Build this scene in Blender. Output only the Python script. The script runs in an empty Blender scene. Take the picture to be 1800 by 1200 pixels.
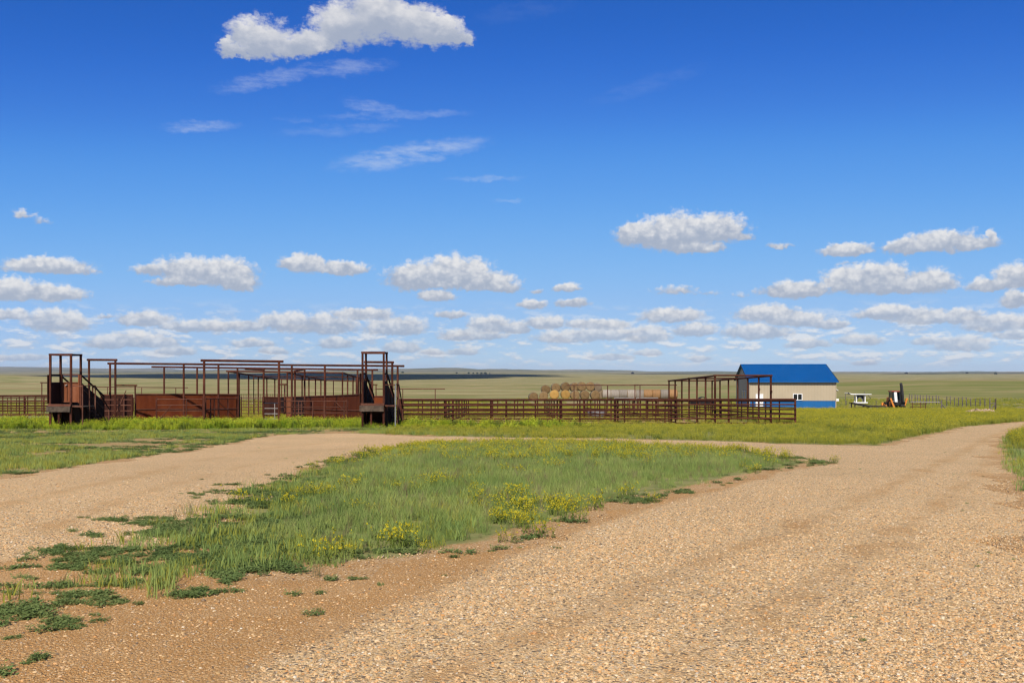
import bpy, bmesh, math, random
import numpy as np
from mathutils import Vector, Matrix, Euler
random.seed(7); rng = np.random.default_rng(7)
scene = bpy.context.scene
C = scene.collection
R = math.radians

# ------------------------------------------------------------------ camera
F, CX, HZ, EYE = 1750.0, 900.0, 655.0, 1.7      # focal length, principal column, horizon row (photo pixels), eye height
cam_data = bpy.data.cameras.new('camera'); cam = bpy.data.objects.new('camera', cam_data); C.objects.link(cam)
cam.location = (0, 0, EYE); cam.rotation_euler = (R(90), 0, 0)
cam_data.sensor_width = 36.0; cam_data.lens = 36.0*F/1800.0
cam_data.shift_y = (HZ-600.0)/1800.0
cam_data.clip_start = 0.1; cam_data.clip_end = 60000.0
scene.camera = cam

# ------------------------------------------------------------------ sun, exposure
SUN_EL, SUN_AZ = R(40), R(187)                    # azimuth clockwise from +Y
sd = Vector((math.sin(SUN_AZ)*math.cos(SUN_EL), math.cos(SUN_AZ)*math.cos(SUN_EL), math.sin(SUN_EL)))
sl = bpy.data.lights.new('sun', 'SUN'); sl.energy = 4.6; sl.angle = R(0.5); sl.color = (1.0, 0.93, 0.82)
so = bpy.data.objects.new('sun', sl); C.objects.link(so); so.location = (-20, -60, 60)
so.rotation_euler = sd.to_track_quat('Z', 'Y').to_euler()
vs = scene.view_settings
scene.display_settings.display_device = 'sRGB'
vs.view_transform = 'Standard'; vs.look = 'None'; vs.gamma = 1.0; vs.use_curve_mapping = False
EXPO = 0.25
vs.exposure = EXPO
scene.cycles.use_denoising = True
scene.cycles.pixel_filter_type = 'BLACKMAN_HARRIS'; scene.cycles.filter_width = 1.3
scene.cycles.sample_clamp_indirect = 4.0
scene.cycles.max_bounces = 6; scene.cycles.diffuse_bounces = 3; scene.cycles.glossy_bounces = 2
scene.cycles.transmission_bounces = 4; scene.cycles.transparent_max_bounces = 8; scene.cycles.volume_bounces = 0
scene.cycles.caustics_reflective = False; scene.cycles.caustics_refractive = False

# ------------------------------------------------------------------ node helper
class NT:
    def __init__(s, tree): s.t = tree; s.l = tree.links
    def n(s, typ, **kw):
        nd = s.t.nodes.new(typ)
        for k, v in kw.items(): setattr(nd, k, v)
        return nd
    def put(s, sock, v):
        if v is None: return
        if isinstance(v, bpy.types.NodeSocket): s.l.new(v, sock)
        else: sock.default_value = v
    def math(s, op, a, b=None, c=None, clamp=False):
        nd = s.n('ShaderNodeMath', operation=op, use_clamp=clamp)
        for i, v in enumerate((a, b, c)): s.put(nd.inputs[i], v)
        return nd.outputs[0]
    def vec(s, op, a, b=None, c=None):
        nd = s.n('ShaderNodeVectorMath', operation=op)
        for i, v in enumerate((a, b, c)): s.put(nd.inputs[i], v)
        return nd.outputs['Value'] if op in ('LENGTH', 'DOT_PRODUCT', 'DISTANCE') else nd.outputs['Vector']
    def noise(s, vec, scale, detail=4, rough=0.55, dim='3D', color=False):
        nd = s.n('ShaderNodeTexNoise', noise_dimensions=dim)
        s.put(nd.inputs['Vector'], vec); nd.inputs['Scale'].default_value = scale
        nd.inputs['Detail'].default_value = detail; nd.inputs['Roughness'].default_value = rough
        return nd.outputs['Color' if color else 'Fac']
    def mix(s, fac, a, b, blend='MIX'):
        nd = s.n('ShaderNodeMix', data_type='RGBA', blend_type=blend)
        s.put(nd.inputs[0], fac); s.put(nd.inputs[6], a); s.put(nd.inputs[7], b)
        return nd.outputs[2]
    def ramp(s, fac, stops, interp='LINEAR'):
        nd = s.n('ShaderNodeValToRGB'); cr = nd.color_ramp; cr.interpolation = interp
        while len(cr.elements) < len(stops): cr.elements.new(0.5)
        for e, (p, c) in zip(cr.elements, stops):
            e.position = p; e.color = (*c, 1) if len(c) == 3 else c
        s.put(nd.inputs[0], fac); return nd.outputs[0]
    def smooth(s, x, lo, hi, a=0.0, b=1.0):
        nd = s.n('ShaderNodeMapRange', interpolation_type='SMOOTHSTEP')
        s.put(nd.inputs[0], x)
        for i, v in zip((1, 2, 3, 4), (lo, hi, a, b)): s.put(nd.inputs[i], v)
        return nd.outputs[0]

# ------------------------------------------------------------------ sky
world = bpy.data.worlds.new('World'); scene.world = world; world.use_nodes = True
world.cycles.sampling_method = 'MANUAL'; world.cycles.sample_map_resolution = 512
SKY_K = 0.11
def build_world():
    t = world.node_tree; t.nodes.clear(); N = NT(t)
    out = N.n('ShaderNodeOutputWorld')
    sky = N.n('ShaderNodeTexSky', sky_type='NISHITA', sun_disc=False, sun_elevation=SUN_EL, sun_rotation=SUN_AZ,
              altitude=2000, air_density=0.6, dust_density=0.0, ozone_density=3.0)
    # deep, saturated tone curve of the photograph's sky, the same in every direction
    sk = N.n('ShaderNodeVectorMath', operation='SCALE'); t.links.new(sky.outputs[0], sk.inputs[0]); sk.inputs['Scale'].default_value = 0.05
    cv = N.n('ShaderNodeRGBCurve'); mp = cv.mapping; mp.extend = 'HORIZONTAL'
    CUR = [[(0, 0), (.08, .017), (.105, .035), (.151, .086), (.254, .182), (.406, .275), (.624, .375), (.8, .43), (2.0, .52)],
           [(0, 0), (.147, .106), (.192, .160), (.273, .278), (.443, .398), (.659, .462), (.9, .545), (1.04, .585), (2.0, .65)],
           [(0, 0), (.307, .450), (.393, .57), (.532, .685), (.779, .735), (.997, .735), (1.12, .735), (2.0, .76)]]
    for ci, pts in enumerate(CUR):
        c = mp.curves[ci]
        while len(c.points) < len(pts): c.points.new(0.5, 0.5)
        for pt, (x_, y_) in zip(c.points, pts): pt.location = (x_/2, y_)
    mp.update(); t.links.new(sk.outputs[0], cv.inputs['Color'])
    sk2 = N.n('ShaderNodeVectorMath', operation='SCALE'); t.links.new(cv.outputs[0], sk2.inputs[0]); sk2.inputs['Scale'].default_value = 1.0/SKY_K
    skyc = sk2.outputs[0]
    g = N.n('ShaderNodeNewGeometry')                        # direction seen
    d = N.vec('SCALE', g.outputs['Incoming']); d.node.inputs['Scale'].default_value = -1.0
    sp = N.n('ShaderNodeSeparateXYZ'); t.links.new(d, sp.inputs[0])
    az = N.math('ARCTAN2', sp.outputs[0], sp.outputs[1]); el = N.math('ARCSINE', sp.outputs[2])
    elc = N.math('MAXIMUM', el, 0.0)
    cp = N.n('ShaderNodeCombineXYZ'); t.links.new(az, cp.inputs[0]); t.links.new(el, cp.inputs[1]); p0 = cp.outputs[0]
    pn = N.vec('MULTIPLY', p0, (1.0, 1.5, 0.0))
    w = N.noise(pn, 75, 5, 0.62, color=True)
    w = N.vec('SUBTRACT', w, (0.5, 0.5, 0.5)); w = N.vec('MULTIPLY', w, (1.0, 0.75, 0.0))
    amp = N.math('MULTIPLY_ADD', elc, 0.085, 0.006)
    ws = N.n('ShaderNodeVectorMath', operation='SCALE'); t.links.new(w, ws.inputs[0]); t.links.new(amp, ws.inputs['Scale'])
    p = N.vec('ADD', p0, ws.outputs[0])
    fine = N.noise(pn, 260, 4, 0.6)
    med = N.noise(pn, 95, 4, 0.6)
    def puff(scale):
        nd = N.n('ShaderNodeTexVoronoi', voronoi_dimensions='2D', feature='SMOOTH_F1'); t.links.new(N.vec('ADD', N.vec('SCALE', w), p0), nd.inputs['Vector'])
        nd.inputs['Vector'].links[0].from_node.inputs[0].links[0].from_node.inputs['Scale'].default_value = 0.012
        nd.inputs['Scale'].default_value = scale; nd.inputs['Smoothness'].default_value = 0.35
        return nd.outputs['Distance']
    hi = N.smooth(el, 0.13, 0.30)                            # nearer clouds, higher up, show larger and softer billows
    va = N.math('MULTIPLY_ADD', puff(210), 0.4, N.math('MULTIPLY', puff(85), 0.6))
    vb = N.math('MULTIPLY_ADD', puff(70), 0.35, N.math('MULTIPLY', puff(32), 0.65))
    mxv = N.n('ShaderNodeMix', data_type='FLOAT'); t.links.new(hi, mxv.inputs[0]); t.links.new(va, mxv.inputs[2]); t.links.new(vb, mxv.inputs[3]); vo = mxv.outputs[0]
    med2 = N.noise(pn, 34, 5, 0.55)
    mxm = N.n('ShaderNodeMix', data_type='FLOAT'); t.links.new(hi, mxm.inputs[0]); t.links.new(med, mxm.inputs[2]); t.links.new(med2, mxm.inputs[3]); med = mxm.outputs[0]
    # the same kind of fair-weather clouds all round, outside the part of the sky the lobes cover
    zc = N.math('MAXIMUM', sp.outputs[2], 0.03)
    pl = N.vec('MULTIPLY', d, (1, 1, 0)); pln = N.n('ShaderNodeVectorMath', operation='SCALE'); t.links.new(pl, pln.inputs[0])
    t.links.new(N.math('DIVIDE', 1.0, zc), pln.inputs['Scale'])
    gen = N.noise(pln.outputs[0], 0.9, 5, 0.55)
    gen = N.smooth(gen, 0.60, 0.78)
    outside = N.math('MAXIMUM', N.smooth(N.math('ABSOLUTE', az), 0.53, 0.62), N.smooth(el, 0.40, 0.48))
    outside = N.math('MULTIPLY', outside, N.smooth(el, 0.0, 0.05))
    gen = N.math('MULTIPLY', gen, outside)
    k_ = k = 1.0/SKY_K/(2**EXPO)
    # thin far cumulus bank just above the horizon
    pb = N.vec('MULTIPLY', p0, (1.0, 3.2, 0.0))
    bk = N.noise(pb, 30, 7, 0.62)
    bank = N.smooth(bk, 0.47, 0.62)
    bank = N.math('MULTIPLY', bank, N.math('MULTIPLY', N.smooth(el, 0.002, 0.012), N.smooth(el, 0.035, 0.075, 1.0, 0.0)))
    bank = N.math('MULTIPLY', bank, 0.72)
    # underside of the bank: the same field sampled a little higher tells crown from base
    bk2 = N.noise(N.vec('ADD', pb, (0, 0.011, 0)), 30, 7, 0.62)
    bcol = N.mix(N.smooth(N.math('SUBTRACT', bk, bk2), -0.05, 0.07), (0.50*k_, 0.57*k_, 0.69*k_, 1), (0.86*k_, 0.85*k_, 0.84*k_, 1))
    base = N.mix(gen, N.mix(bank, skyc, bcol), (0.72*k, 0.72*k, 0.73*k, 1))
    def emit(c):
        b = N.n('ShaderNodeBackground'); b.inputs[1].default_value = SKY_K; t.links.new(c, b.inputs[0]); return b.outputs[0]
    SEC = [0]
    def lobe_group(lobes):
        SEC[0] += 1; eps = SEC[0]*1e-6                   # keeps equal lobes of neighbouring sectors from being merged into one long-lived node
        g2 = bpy.data.node_groups.new('cloud_sector', 'ShaderNodeTree'); M = NT(g2)
        g2.interface.new_socket('p', in_out='INPUT', socket_type='NodeSocketVector')
        g2.interface.new_socket('cover', in_out='OUTPUT', socket_type='NodeSocketFloat'); g2.interface.new_socket('height', in_out='OUTPUT', socket_type='NodeSocketFloat')
        gi, go = M.n('NodeGroupInput'), M.n('NodeGroupOutput'); p = gi.outputs[0]
        acc = num = den = None
        for lb in lobes:
            cx, cy, wd, hu, hd = lb[:5]; st = lb[5] if len(lb) > 5 else 1.0
            a0 = math.atan((cx-CX)/F); e0 = math.atan((HZ-cy)/F*math.cos(a0))
            g_ = 1.42/F
            wx = wd*g_*math.cos(a0); hy = hu*g_*1.06; k = hu/hd*1.3
            q = M.vec('MULTIPLY_ADD', p, (1/wx, 1/hy, 0), (-a0/wx+eps, -e0/hy, 0))
            q2 = M.vec('MULTIPLY', q, (-1.0, -k, 0.0)); m = M.vec('MAXIMUM', q, q2)
            a = M.math('SUBTRACT', 1.0, M.vec('LENGTH', m), clamp=True)
            if st < 1: a = M.math('MULTIPLY', a, st)
            T = M.vec('DOT_PRODUCT', q, (0, 1, 0))
            aa = M.math('MULTIPLY', a, a)
            acc = a if acc is None else M.math('MAXIMUM', acc, a)
            num = M.math('MULTIPLY', aa, T) if num is None else M.math('MULTIPLY_ADD', aa, T, num)
            den = M.math('ADD', aa, 1e-4) if den is None else M.math('ADD', den, aa)
        g2.links.new(acc, go.inputs[0]); g2.links.new(M.math('DIVIDE', num, den), go.inputs[1])
        return g2
    def with_clouds(lobes, under):
        """the cumulus of one sector of the sky over what lies behind them"""
        gn = N.n('ShaderNodeGroup'); gn.node_tree = lobe_group(lobes); t.links.new(p, gn.inputs[0]); acc, T = gn.outputs[0], gn.outputs[1]
        s = N.math('MULTIPLY_ADD', N.math('SUBTRACT', fine, 0.5), 0.30, N.math('MULTIPLY_ADD', N.math('SUBTRACT', 0.42, vo), 0.34, acc))
        al = N.smooth(s, 0.14, N.math('MULTIPLY_ADD', hi, 0.08, 0.47))
        al = N.math('MULTIPLY', al, N.smooth(acc, 0.0, 0.10))
        # light and grey in the cloud body: sunlit crown, flat shaded base
        sh = N.math('MULTIPLY_ADD', N.math('SUBTRACT', med, 0.5), 1.25, N.math('MULTIPLY_ADD', N.math('SUBTRACT', 0.42, vo), 0.75, T))
        lit = N.smooth(sh, -0.32, 0.84)
        k = 1.0/SKY_K/(2**EXPO)
        ccol = N.mix(lit, (0.40*k, 0.45*k, 0.55*k, 1), (0.85*k, 0.835*k, 0.82*k, 1))
        far = N.smooth(el, 0.010, 0.075, 0.30, 0.0)
        al = N.math('MULTIPLY', al, N.math('SUBTRACT', 1.0, far))
        al = N.math('MULTIPLY', al, 0.93)
        return emit(N.mix(al, under, ccol))
    # cirrus streaks
    cir = None
    for (cx, cy, ln, wd, ang, st) in CIRRUS:
        a0 = math.atan((cx-CX)/F); e0 = math.atan((HZ-cy)/F*math.cos(a0)); c_, s_ = math.cos(R(ang)), math.sin(R(ang))
        L, W = ln*1.35/F, wd*1.15/F
        pw = N.vec('MULTIPLY_ADD', w, (0.024, 0.016, 0), p0)
        dd = N.vec('SUBTRACT', pw, (a0, e0, 0))
        u = N.vec('DOT_PRODUCT', dd, (c_/L, s_/L, 0)); v = N.vec('DOT_PRODUCT', dd, (-s_/W, c_/W, 0))
        r2 = N.math('MULTIPLY_ADD', u, u, N.math('MULTIPLY', v, v))
        a = N.math('MULTIPLY', N.smooth(r2, 0.0, 1.0, 1.0, 0.0), st*0.8)
        cir = a if cir is None else N.math('MAXIMUM', cir, a)
    str_n = N.noise(N.vec('MULTIPLY', p0, (1.0, 3.5, 0)), 34, 6, 0.65)
    cir = N.math('MULTIPLY', cir, N.smooth(str_n, 0.30, 0.68))
    high = N.mix(cir, base, (0.66*k, 0.72*k, 0.82*k, 1))
    EL_CUT = 0.215
    def el_of(l): a0 = math.atan((l[0]-CX)/F); return math.atan((HZ-l[1])/F*math.cos(a0))
    up = [l for l in LOBES if el_of(l) > 0.2]; low = [l for l in LOBES if el_of(l) <= 0.2]
    def mixs(f, a, b):
        m = N.n('ShaderNodeMixShader'); t.links.new(f, m.inputs[0]); t.links.new(a, m.inputs[1]); t.links.new(b, m.inputs[2]); return m.outputs[0]
    # the sky is worked out sector by sector so that a ray only pays for the clouds near it
    cuts = [150, 300, 450, 600, 750, 900, 1050, 1200, 1350, 1500, 1650]; edges = [-400]+cuts+[2200]; lowsh = None
    for a, b in zip(edges[:-1], edges[1:]):
        ls = [l for l in low if l[0]+l[2]*1.42+40 > a and l[0]-l[2]*1.42-40 < b]
        e = with_clouds(ls, high)
        lowsh = e if lowsh is None else mixs(N.math('GREATER_THAN', az, math.atan((a-CX)/F)), lowsh, e)
    framed = mixs(N.math('GREATER_THAN', el, EL_CUT), lowsh, with_clouds(up, high))
    near = N.math('MULTIPLY', N.math('LESS_THAN', N.math('ABSOLUTE', az), 0.62), N.math('MULTIPLY', N.math('LESS_THAN', el, 0.48), N.math('GREATER_THAN', el, -0.004)))
    t.links.new(mixs(near, emit(base), framed), out.inputs[0])
LOBES = [
 (455,72,56,34,36),(415,90,30,12,16),(505,84,60,24,22),(550,76,52,24,20),(602,46,52,36,44),(665,32,70,46,48),(722,46,62,36,40),(772,58,54,28,32),(808,68,24,14,14),(400,76,14,12,12),
 (1120,415,40,22,20),(1190,414,78,36,34),(1255,408,58,30,24),(1225,438,50,12,9),(1305,418,28,10,8,0.6),
 (735,492,58,30,24),(800,486,72,34,28),(845,498,62,24,16),(882,508,36,12,8),(768,522,36,12,10),
 (265,476,34,12,9,0.75),(335,478,64,24,18),(392,482,60,26,24),(420,500,36,18,14),(320,496,50,10,8),
 (85,472,78,17,11),(15,515,66,22,14),(80,518,68,17,12),(535,468,44,20,14),(602,474,48,15,11),
 (1600,436,46,14,12),(1655,428,62,20,17),(1712,432,42,13,9),(1742,422,9,15,12),(1490,442,46,13,10),
 (1400,513,66,18,13),(1498,500,54,30,18),(1548,488,50,26,28),(1628,500,50,25,18),(1580,508,80,14,10),
 (1738,504,36,14,9),(1786,490,40,24,20),(1790,528,32,15,14),(1190,511,50,11,9,0.5),
 (935,537,26,11,8),(1006,534,32,10,8),(997,508,25,10,6),(945,514,17,6,4,0.6),
 (100,570,55,24,15),(15,555,46,10,7),(255,565,46,17,10),(350,576,74,13,9),(430,576,36,13,8),(505,570,56,20,14),(572,575,60,22,16),
 (640,555,60,14,9),(695,578,58,22,14),(795,555,28,9,6),(865,575,48,18,12),(830,591,60,12,8),(905,580,30,13,8),(960,570,40,14,10),
 (1045,572,62,11,8),(1000,595,62,15,9),(1060,590,60,16,11),(1135,592,44,19,13),(1180,558,54,17,12),(1220,582,40,15,11),(1350,555,56,19,12),
 (1395,565,60,16,11),(1330,586,60,16,12),(1460,572,30,10,8),(1560,552,56,14,11),(1625,560,60,17,11),(1690,560,40,17,10),(1752,572,60,18,13),
 (1790,590,42,9,6),(1420,606,40,10,7),(1510,600,42,12,8),(1690,608,50,17,11),(1640,600,40,9,6),(230,602,62,16,10),(185,605,36,13,9),
 (275,604,40,14,9),(310,619,36,10,6),(590,605,32,13,9),(705,613,34,14,9),(760,620,22,7,5),(812,619,30,8,6),(445,605,40,9,6),(30,629,62,6,5),
 (480,618,26,9,6),(1140,621,26,8,6),(1075,628,40,7,5),(1230,632,20,7,5),(1520,639,22,7,5),
 (1370,433,26,6,4,0.6),(185,557,18,5,4,0.6),(40,378,22,8,6,0.5),(75,390,20,9,6,0.45),(165,474,14,5,4,0.5),(1485,463,40,5,4,0.4),(1240,515,30,6,5,0.4),(1300,519,24,6,5,0.4),
]
CIRRUS = [(720,272,120,20,10,0.55),(350,223,55,10,6,0.42),(470,140,80,14,14,0.36),(600,120,80,14,6,0.34),(655,188,45,12,-8,0.34),(700,203,110,8,3,0.26),
          (850,314,60,6,1,0.34),(893,352,26,4,0,0.24),(600,228,90,10,6,0.16),(515,211,30,6,4,0.16),(1140,150,90,16,14,0.06),(920,20,80,16,8,0.05)]
build_world()
# ------------------------------------------------------------------ terrain
_ky = np.array([-200,-60,0,60,120,160,200,260,400,800,1500,2500,4000,6000,9000,14000,20000], float)
_kz = np.array([5.1,1.53,0,-1.53,-3.06,-4.0,-4.75,-5.6,-6.9,-9.0,-9.6,-8.0,-4.0,-1.0,6,14,14], float)
_ly = lambda y: np.sign(y)*np.log1p(np.abs(y)/60.0)
_gy = np.linspace(_ly(np.array(-200.0)), _ly(np.array(20000.0)), 4000)
_gz = np.interp(np.sign(_gy)*60*np.expm1(np.abs(_gy)), _ky, _kz)
_kr = np.exp(-0.5*(np.arange(-90, 91)/36.0)**2); _kr /= _kr.sum()
_gs = np.convolve(np.pad(_gz, 90, mode='edge'), _kr, 'valid')
def _sst(x, a, b):
    t = np.clip((x-a)/(b-a), 0, 1); return t*t*(3-2*t)
def ground(x, y):
    x = np.asarray(x, float); y = np.asarray(y, float)
    near = -0.0255*y
    far = np.interp(_ly(y), _gy, _gs)
    w = _sst(y, 110, 190)
    z = near*(1-w)+far*w
    z = z + 0.025*np.sin(x*0.33+1.1)*np.sin(y*0.21+0.4) + 0.02*np.sin(x*0.15-y*0.19)
    z = z + 1.35*np.exp(-((x-14)/22)**4-((y-172)/24)**2)                      # rise under the hay yard
    z = z + 5.4*np.exp(-((x-200)/130)**2-((y-430)/120)**2)                    # grassy rise on the right
    z = z + 13.5*np.exp(-((x+760)/270)**2-((y-1050)/420)**2)                  # rise on the left
    z = z + 2.2*np.exp(-((x+20)/200)**2-((y-900)/260)**2)
    a = _sst(y, 260, 1500)
    roll = (np.sin(x*0.0049+0.8)*np.sin(y*0.0037+0.3)*1.6 + np.sin(x*0.011+y*0.0043)*0.7 + np.sin(x*0.0021-1.0+y*0.001)*1.5)
    z = z + a*roll
    b = _sst(y, 3200, 9000)
    hill = (np.sin(x*0.00115+2.2)*12 + np.abs(np.sin(x*0.0017+0.9+y*0.0006))*16 + np.sin(x*0.0041+y*0.0012)*7.5
            + np.sin(x*0.0093+1.0+y*0.0007)*4.0 + np.sin(x*0.019)*np.sin(y*0.003)*2.2)
    z = z + b*(hill - 0.0042*x*np.clip(y/9000, 0, 1.2))
    return z
def gz(x, y): return float(ground(x, y))
def row_y(row): return EYE*F/(row-HZ-0.0255*F)                                 # photo row on the near slope -> distance
def gp(px, row):
    y = row_y(row); return ((px-CX)/F*y, y)
def X(px, y): return (px-CX)/F*y
def Z(row, y): return EYE-(row-HZ)/F*y

# ------------------------------------------------------------------ materials
MATS = {}
def material(name):
    m = bpy.data.materials.new(name); m.use_nodes = True; MATS[name] = m
    t = m.node_tree; t.nodes.clear(); N = NT(t)
    out = N.n('ShaderNodeOutputMaterial'); b = N.n('ShaderNodeBsdfPrincipled')
    t.links.new(b.outputs[0], out.inputs[0])
    b.inputs['Roughness'].default_value = 0.85
    b.inputs['Specular IOR Level'].default_value = 0.25
    return m, N, b, out
def bump(N, b, h, strength=0.4, dist=0.02):
    nd = N.n('ShaderNodeBump'); nd.inputs['Strength'].default_value = strength; nd.inputs['Distance'].default_value = dist
    N.put(nd.inputs['Height'], h); N.l.new(nd.outputs[0], b.inputs['Normal'])
def world_pos(N): return N.n('ShaderNodeNewGeometry').outputs['Position']
def obj_co(N): return N.n('ShaderNodeTexCoord').outputs['Object']

def simple(name, c, rough=0.8, var=0.25, scale=3.0, metal=0.0, spec=0.25, dirt=None):
    m, N, b, o = material(name)
    p = world_pos(N)
    n = N.noise(p, scale, 5, 0.6)
    lo = tuple(v*(1-var) for v in c)+(1,); hi = tuple(min(1, v*(1+var)) for v in c)+(1,)
    col = N.mix(N.smooth(n, 0.3, 0.7), lo, hi)
    if dirt:
        n2 = N.noise(p, scale*3.7, 4, 0.65)
        col = N.mix(N.smooth(n2, 0.55, 0.72), col, (*dirt, 1))
    N.put(b.inputs['Base Color'], col); b.inputs['Roughness'].default_value = rough
    b.inputs['Metallic'].default_value = metal; b.inputs['Specular IOR Level'].default_value = spec
    return m
def rust_material(name, lo, mid, hi, streak=False):
    m, N, b, o = material(name)
    p = world_pos(N)
    n1 = N.noise(p, 1.3, 5, 0.6); n2 = N.noise(p, 14, 5, 0.65)
    if streak:
        n1 = N.noise(N.vec('MULTIPLY', p, (2.6, 2.6, 0.35)), 1.0, 5, 0.6)
    f = N.math('MULTIPLY_ADD', n2, 0.45, N.math('MULTIPLY', n1, 0.6))
    col = N.ramp(f, [(0.30, lo), (0.52, mid), (0.72, hi)])
    oi = N.n('ShaderNodeObjectInfo'); hv = N.n('ShaderNodeHueSaturation'); N.l.new(col, hv.inputs['Color'])
    N.l.new(N.math('MULTIPLY_ADD', oi.outputs['Random'], 0.6, 0.72), hv.inputs['Value'])
    N.put(b.inputs['Base Color'], hv.outputs[0]); b.inputs['Roughness'].default_value = 0.9
    b.inputs['Specular IOR Level'].default_value = 0.12
    bump(N, b, n2, 0.25, 0.004)
    return m
rust_material('rust_pipe', (0.028, 0.0090, 0.0055), (0.066, 0.0205, 0.0115), (0.128, 0.048, 0.028))
rust_material('rust_thin', (0.050, 0.019, 0.013), (0.100, 0.040, 0.025), (0.17, 0.080, 0.052))
rust_material('rust_sheet', (0.058, 0.0125, 0.0040), (0.108, 0.0240, 0.0068), (0.155, 0.044, 0.0135), streak=True)
rust_material('rust_dark_shaded', (0.012, 0.005, 0.004), (0.030, 0.010, 0.006), (0.060, 0.021, 0.012), streak=True)  # dark rust; also carries the shade of right-facing sides in its colour
rust_material('rust_orange', (0.095, 0.030, 0.013), (0.155, 0.052, 0.023), (0.21, 0.085, 0.045), streak=True)
simple('weathered_wood', (0.085, 0.060, 0.042), 0.9, 0.45, 6)
simple('grey_wood', (0.075, 0.056, 0.040), 0.9, 0.4, 7)
simple('galvanised', (0.27, 0.27, 0.265), 0.5, 0.2, 5, 0.4)
simple('pale_steel', (0.27, 0.24, 0.21), 0.6, 0.2, 8)
simple('white_paint', (0.78, 0.78, 0.76), 0.5, 0.08, 2, dirt=(0.55, 0.52, 0.46))
simple('wall_tan', (0.405, 0.332, 0.225), 0.6, 0.04, 0.4)
simple('wall_blue', (0.008, 0.105, 0.29), 0.5, 0.08, 0.8)
simple('roof_blue', (0.002, 0.084, 0.275), 0.42, 0.06, 0.5, spec=0.35)
simple('trim_dark', (0.02, 0.022, 0.028), 0.6, 0.2, 3)
simple('glass_dark', (0.012, 0.014, 0.016), 0.08, 0.1, 3, spec=0.6)
simple('cab_glass', (0.03, 0.05, 0.06), 0.06, 0.1, 3, spec=0.8)
simple('black_rubber', (0.012, 0.012, 0.012), 0.8, 0.3, 8)
simple('black_steel', (0.02, 0.019, 0.018), 0.6, 0.3, 6)
simple('orange_paint', (0.62, 0.21, 0.03), 0.5, 0.2, 5, dirt=(0.28, 0.10, 0.04))
simple('red_paint', (0.30, 0.035, 0.02), 0.5, 0.15, 4)
simple('concrete', (0.42, 0.39, 0.35), 0.9, 0.15, 3)
simple('rubble', (0.40, 0.28, 0.20), 0.95, 0.4, 1.7)
simple('post_wood', (0.14, 0.12, 0.10), 0.95, 0.35, 4)

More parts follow.
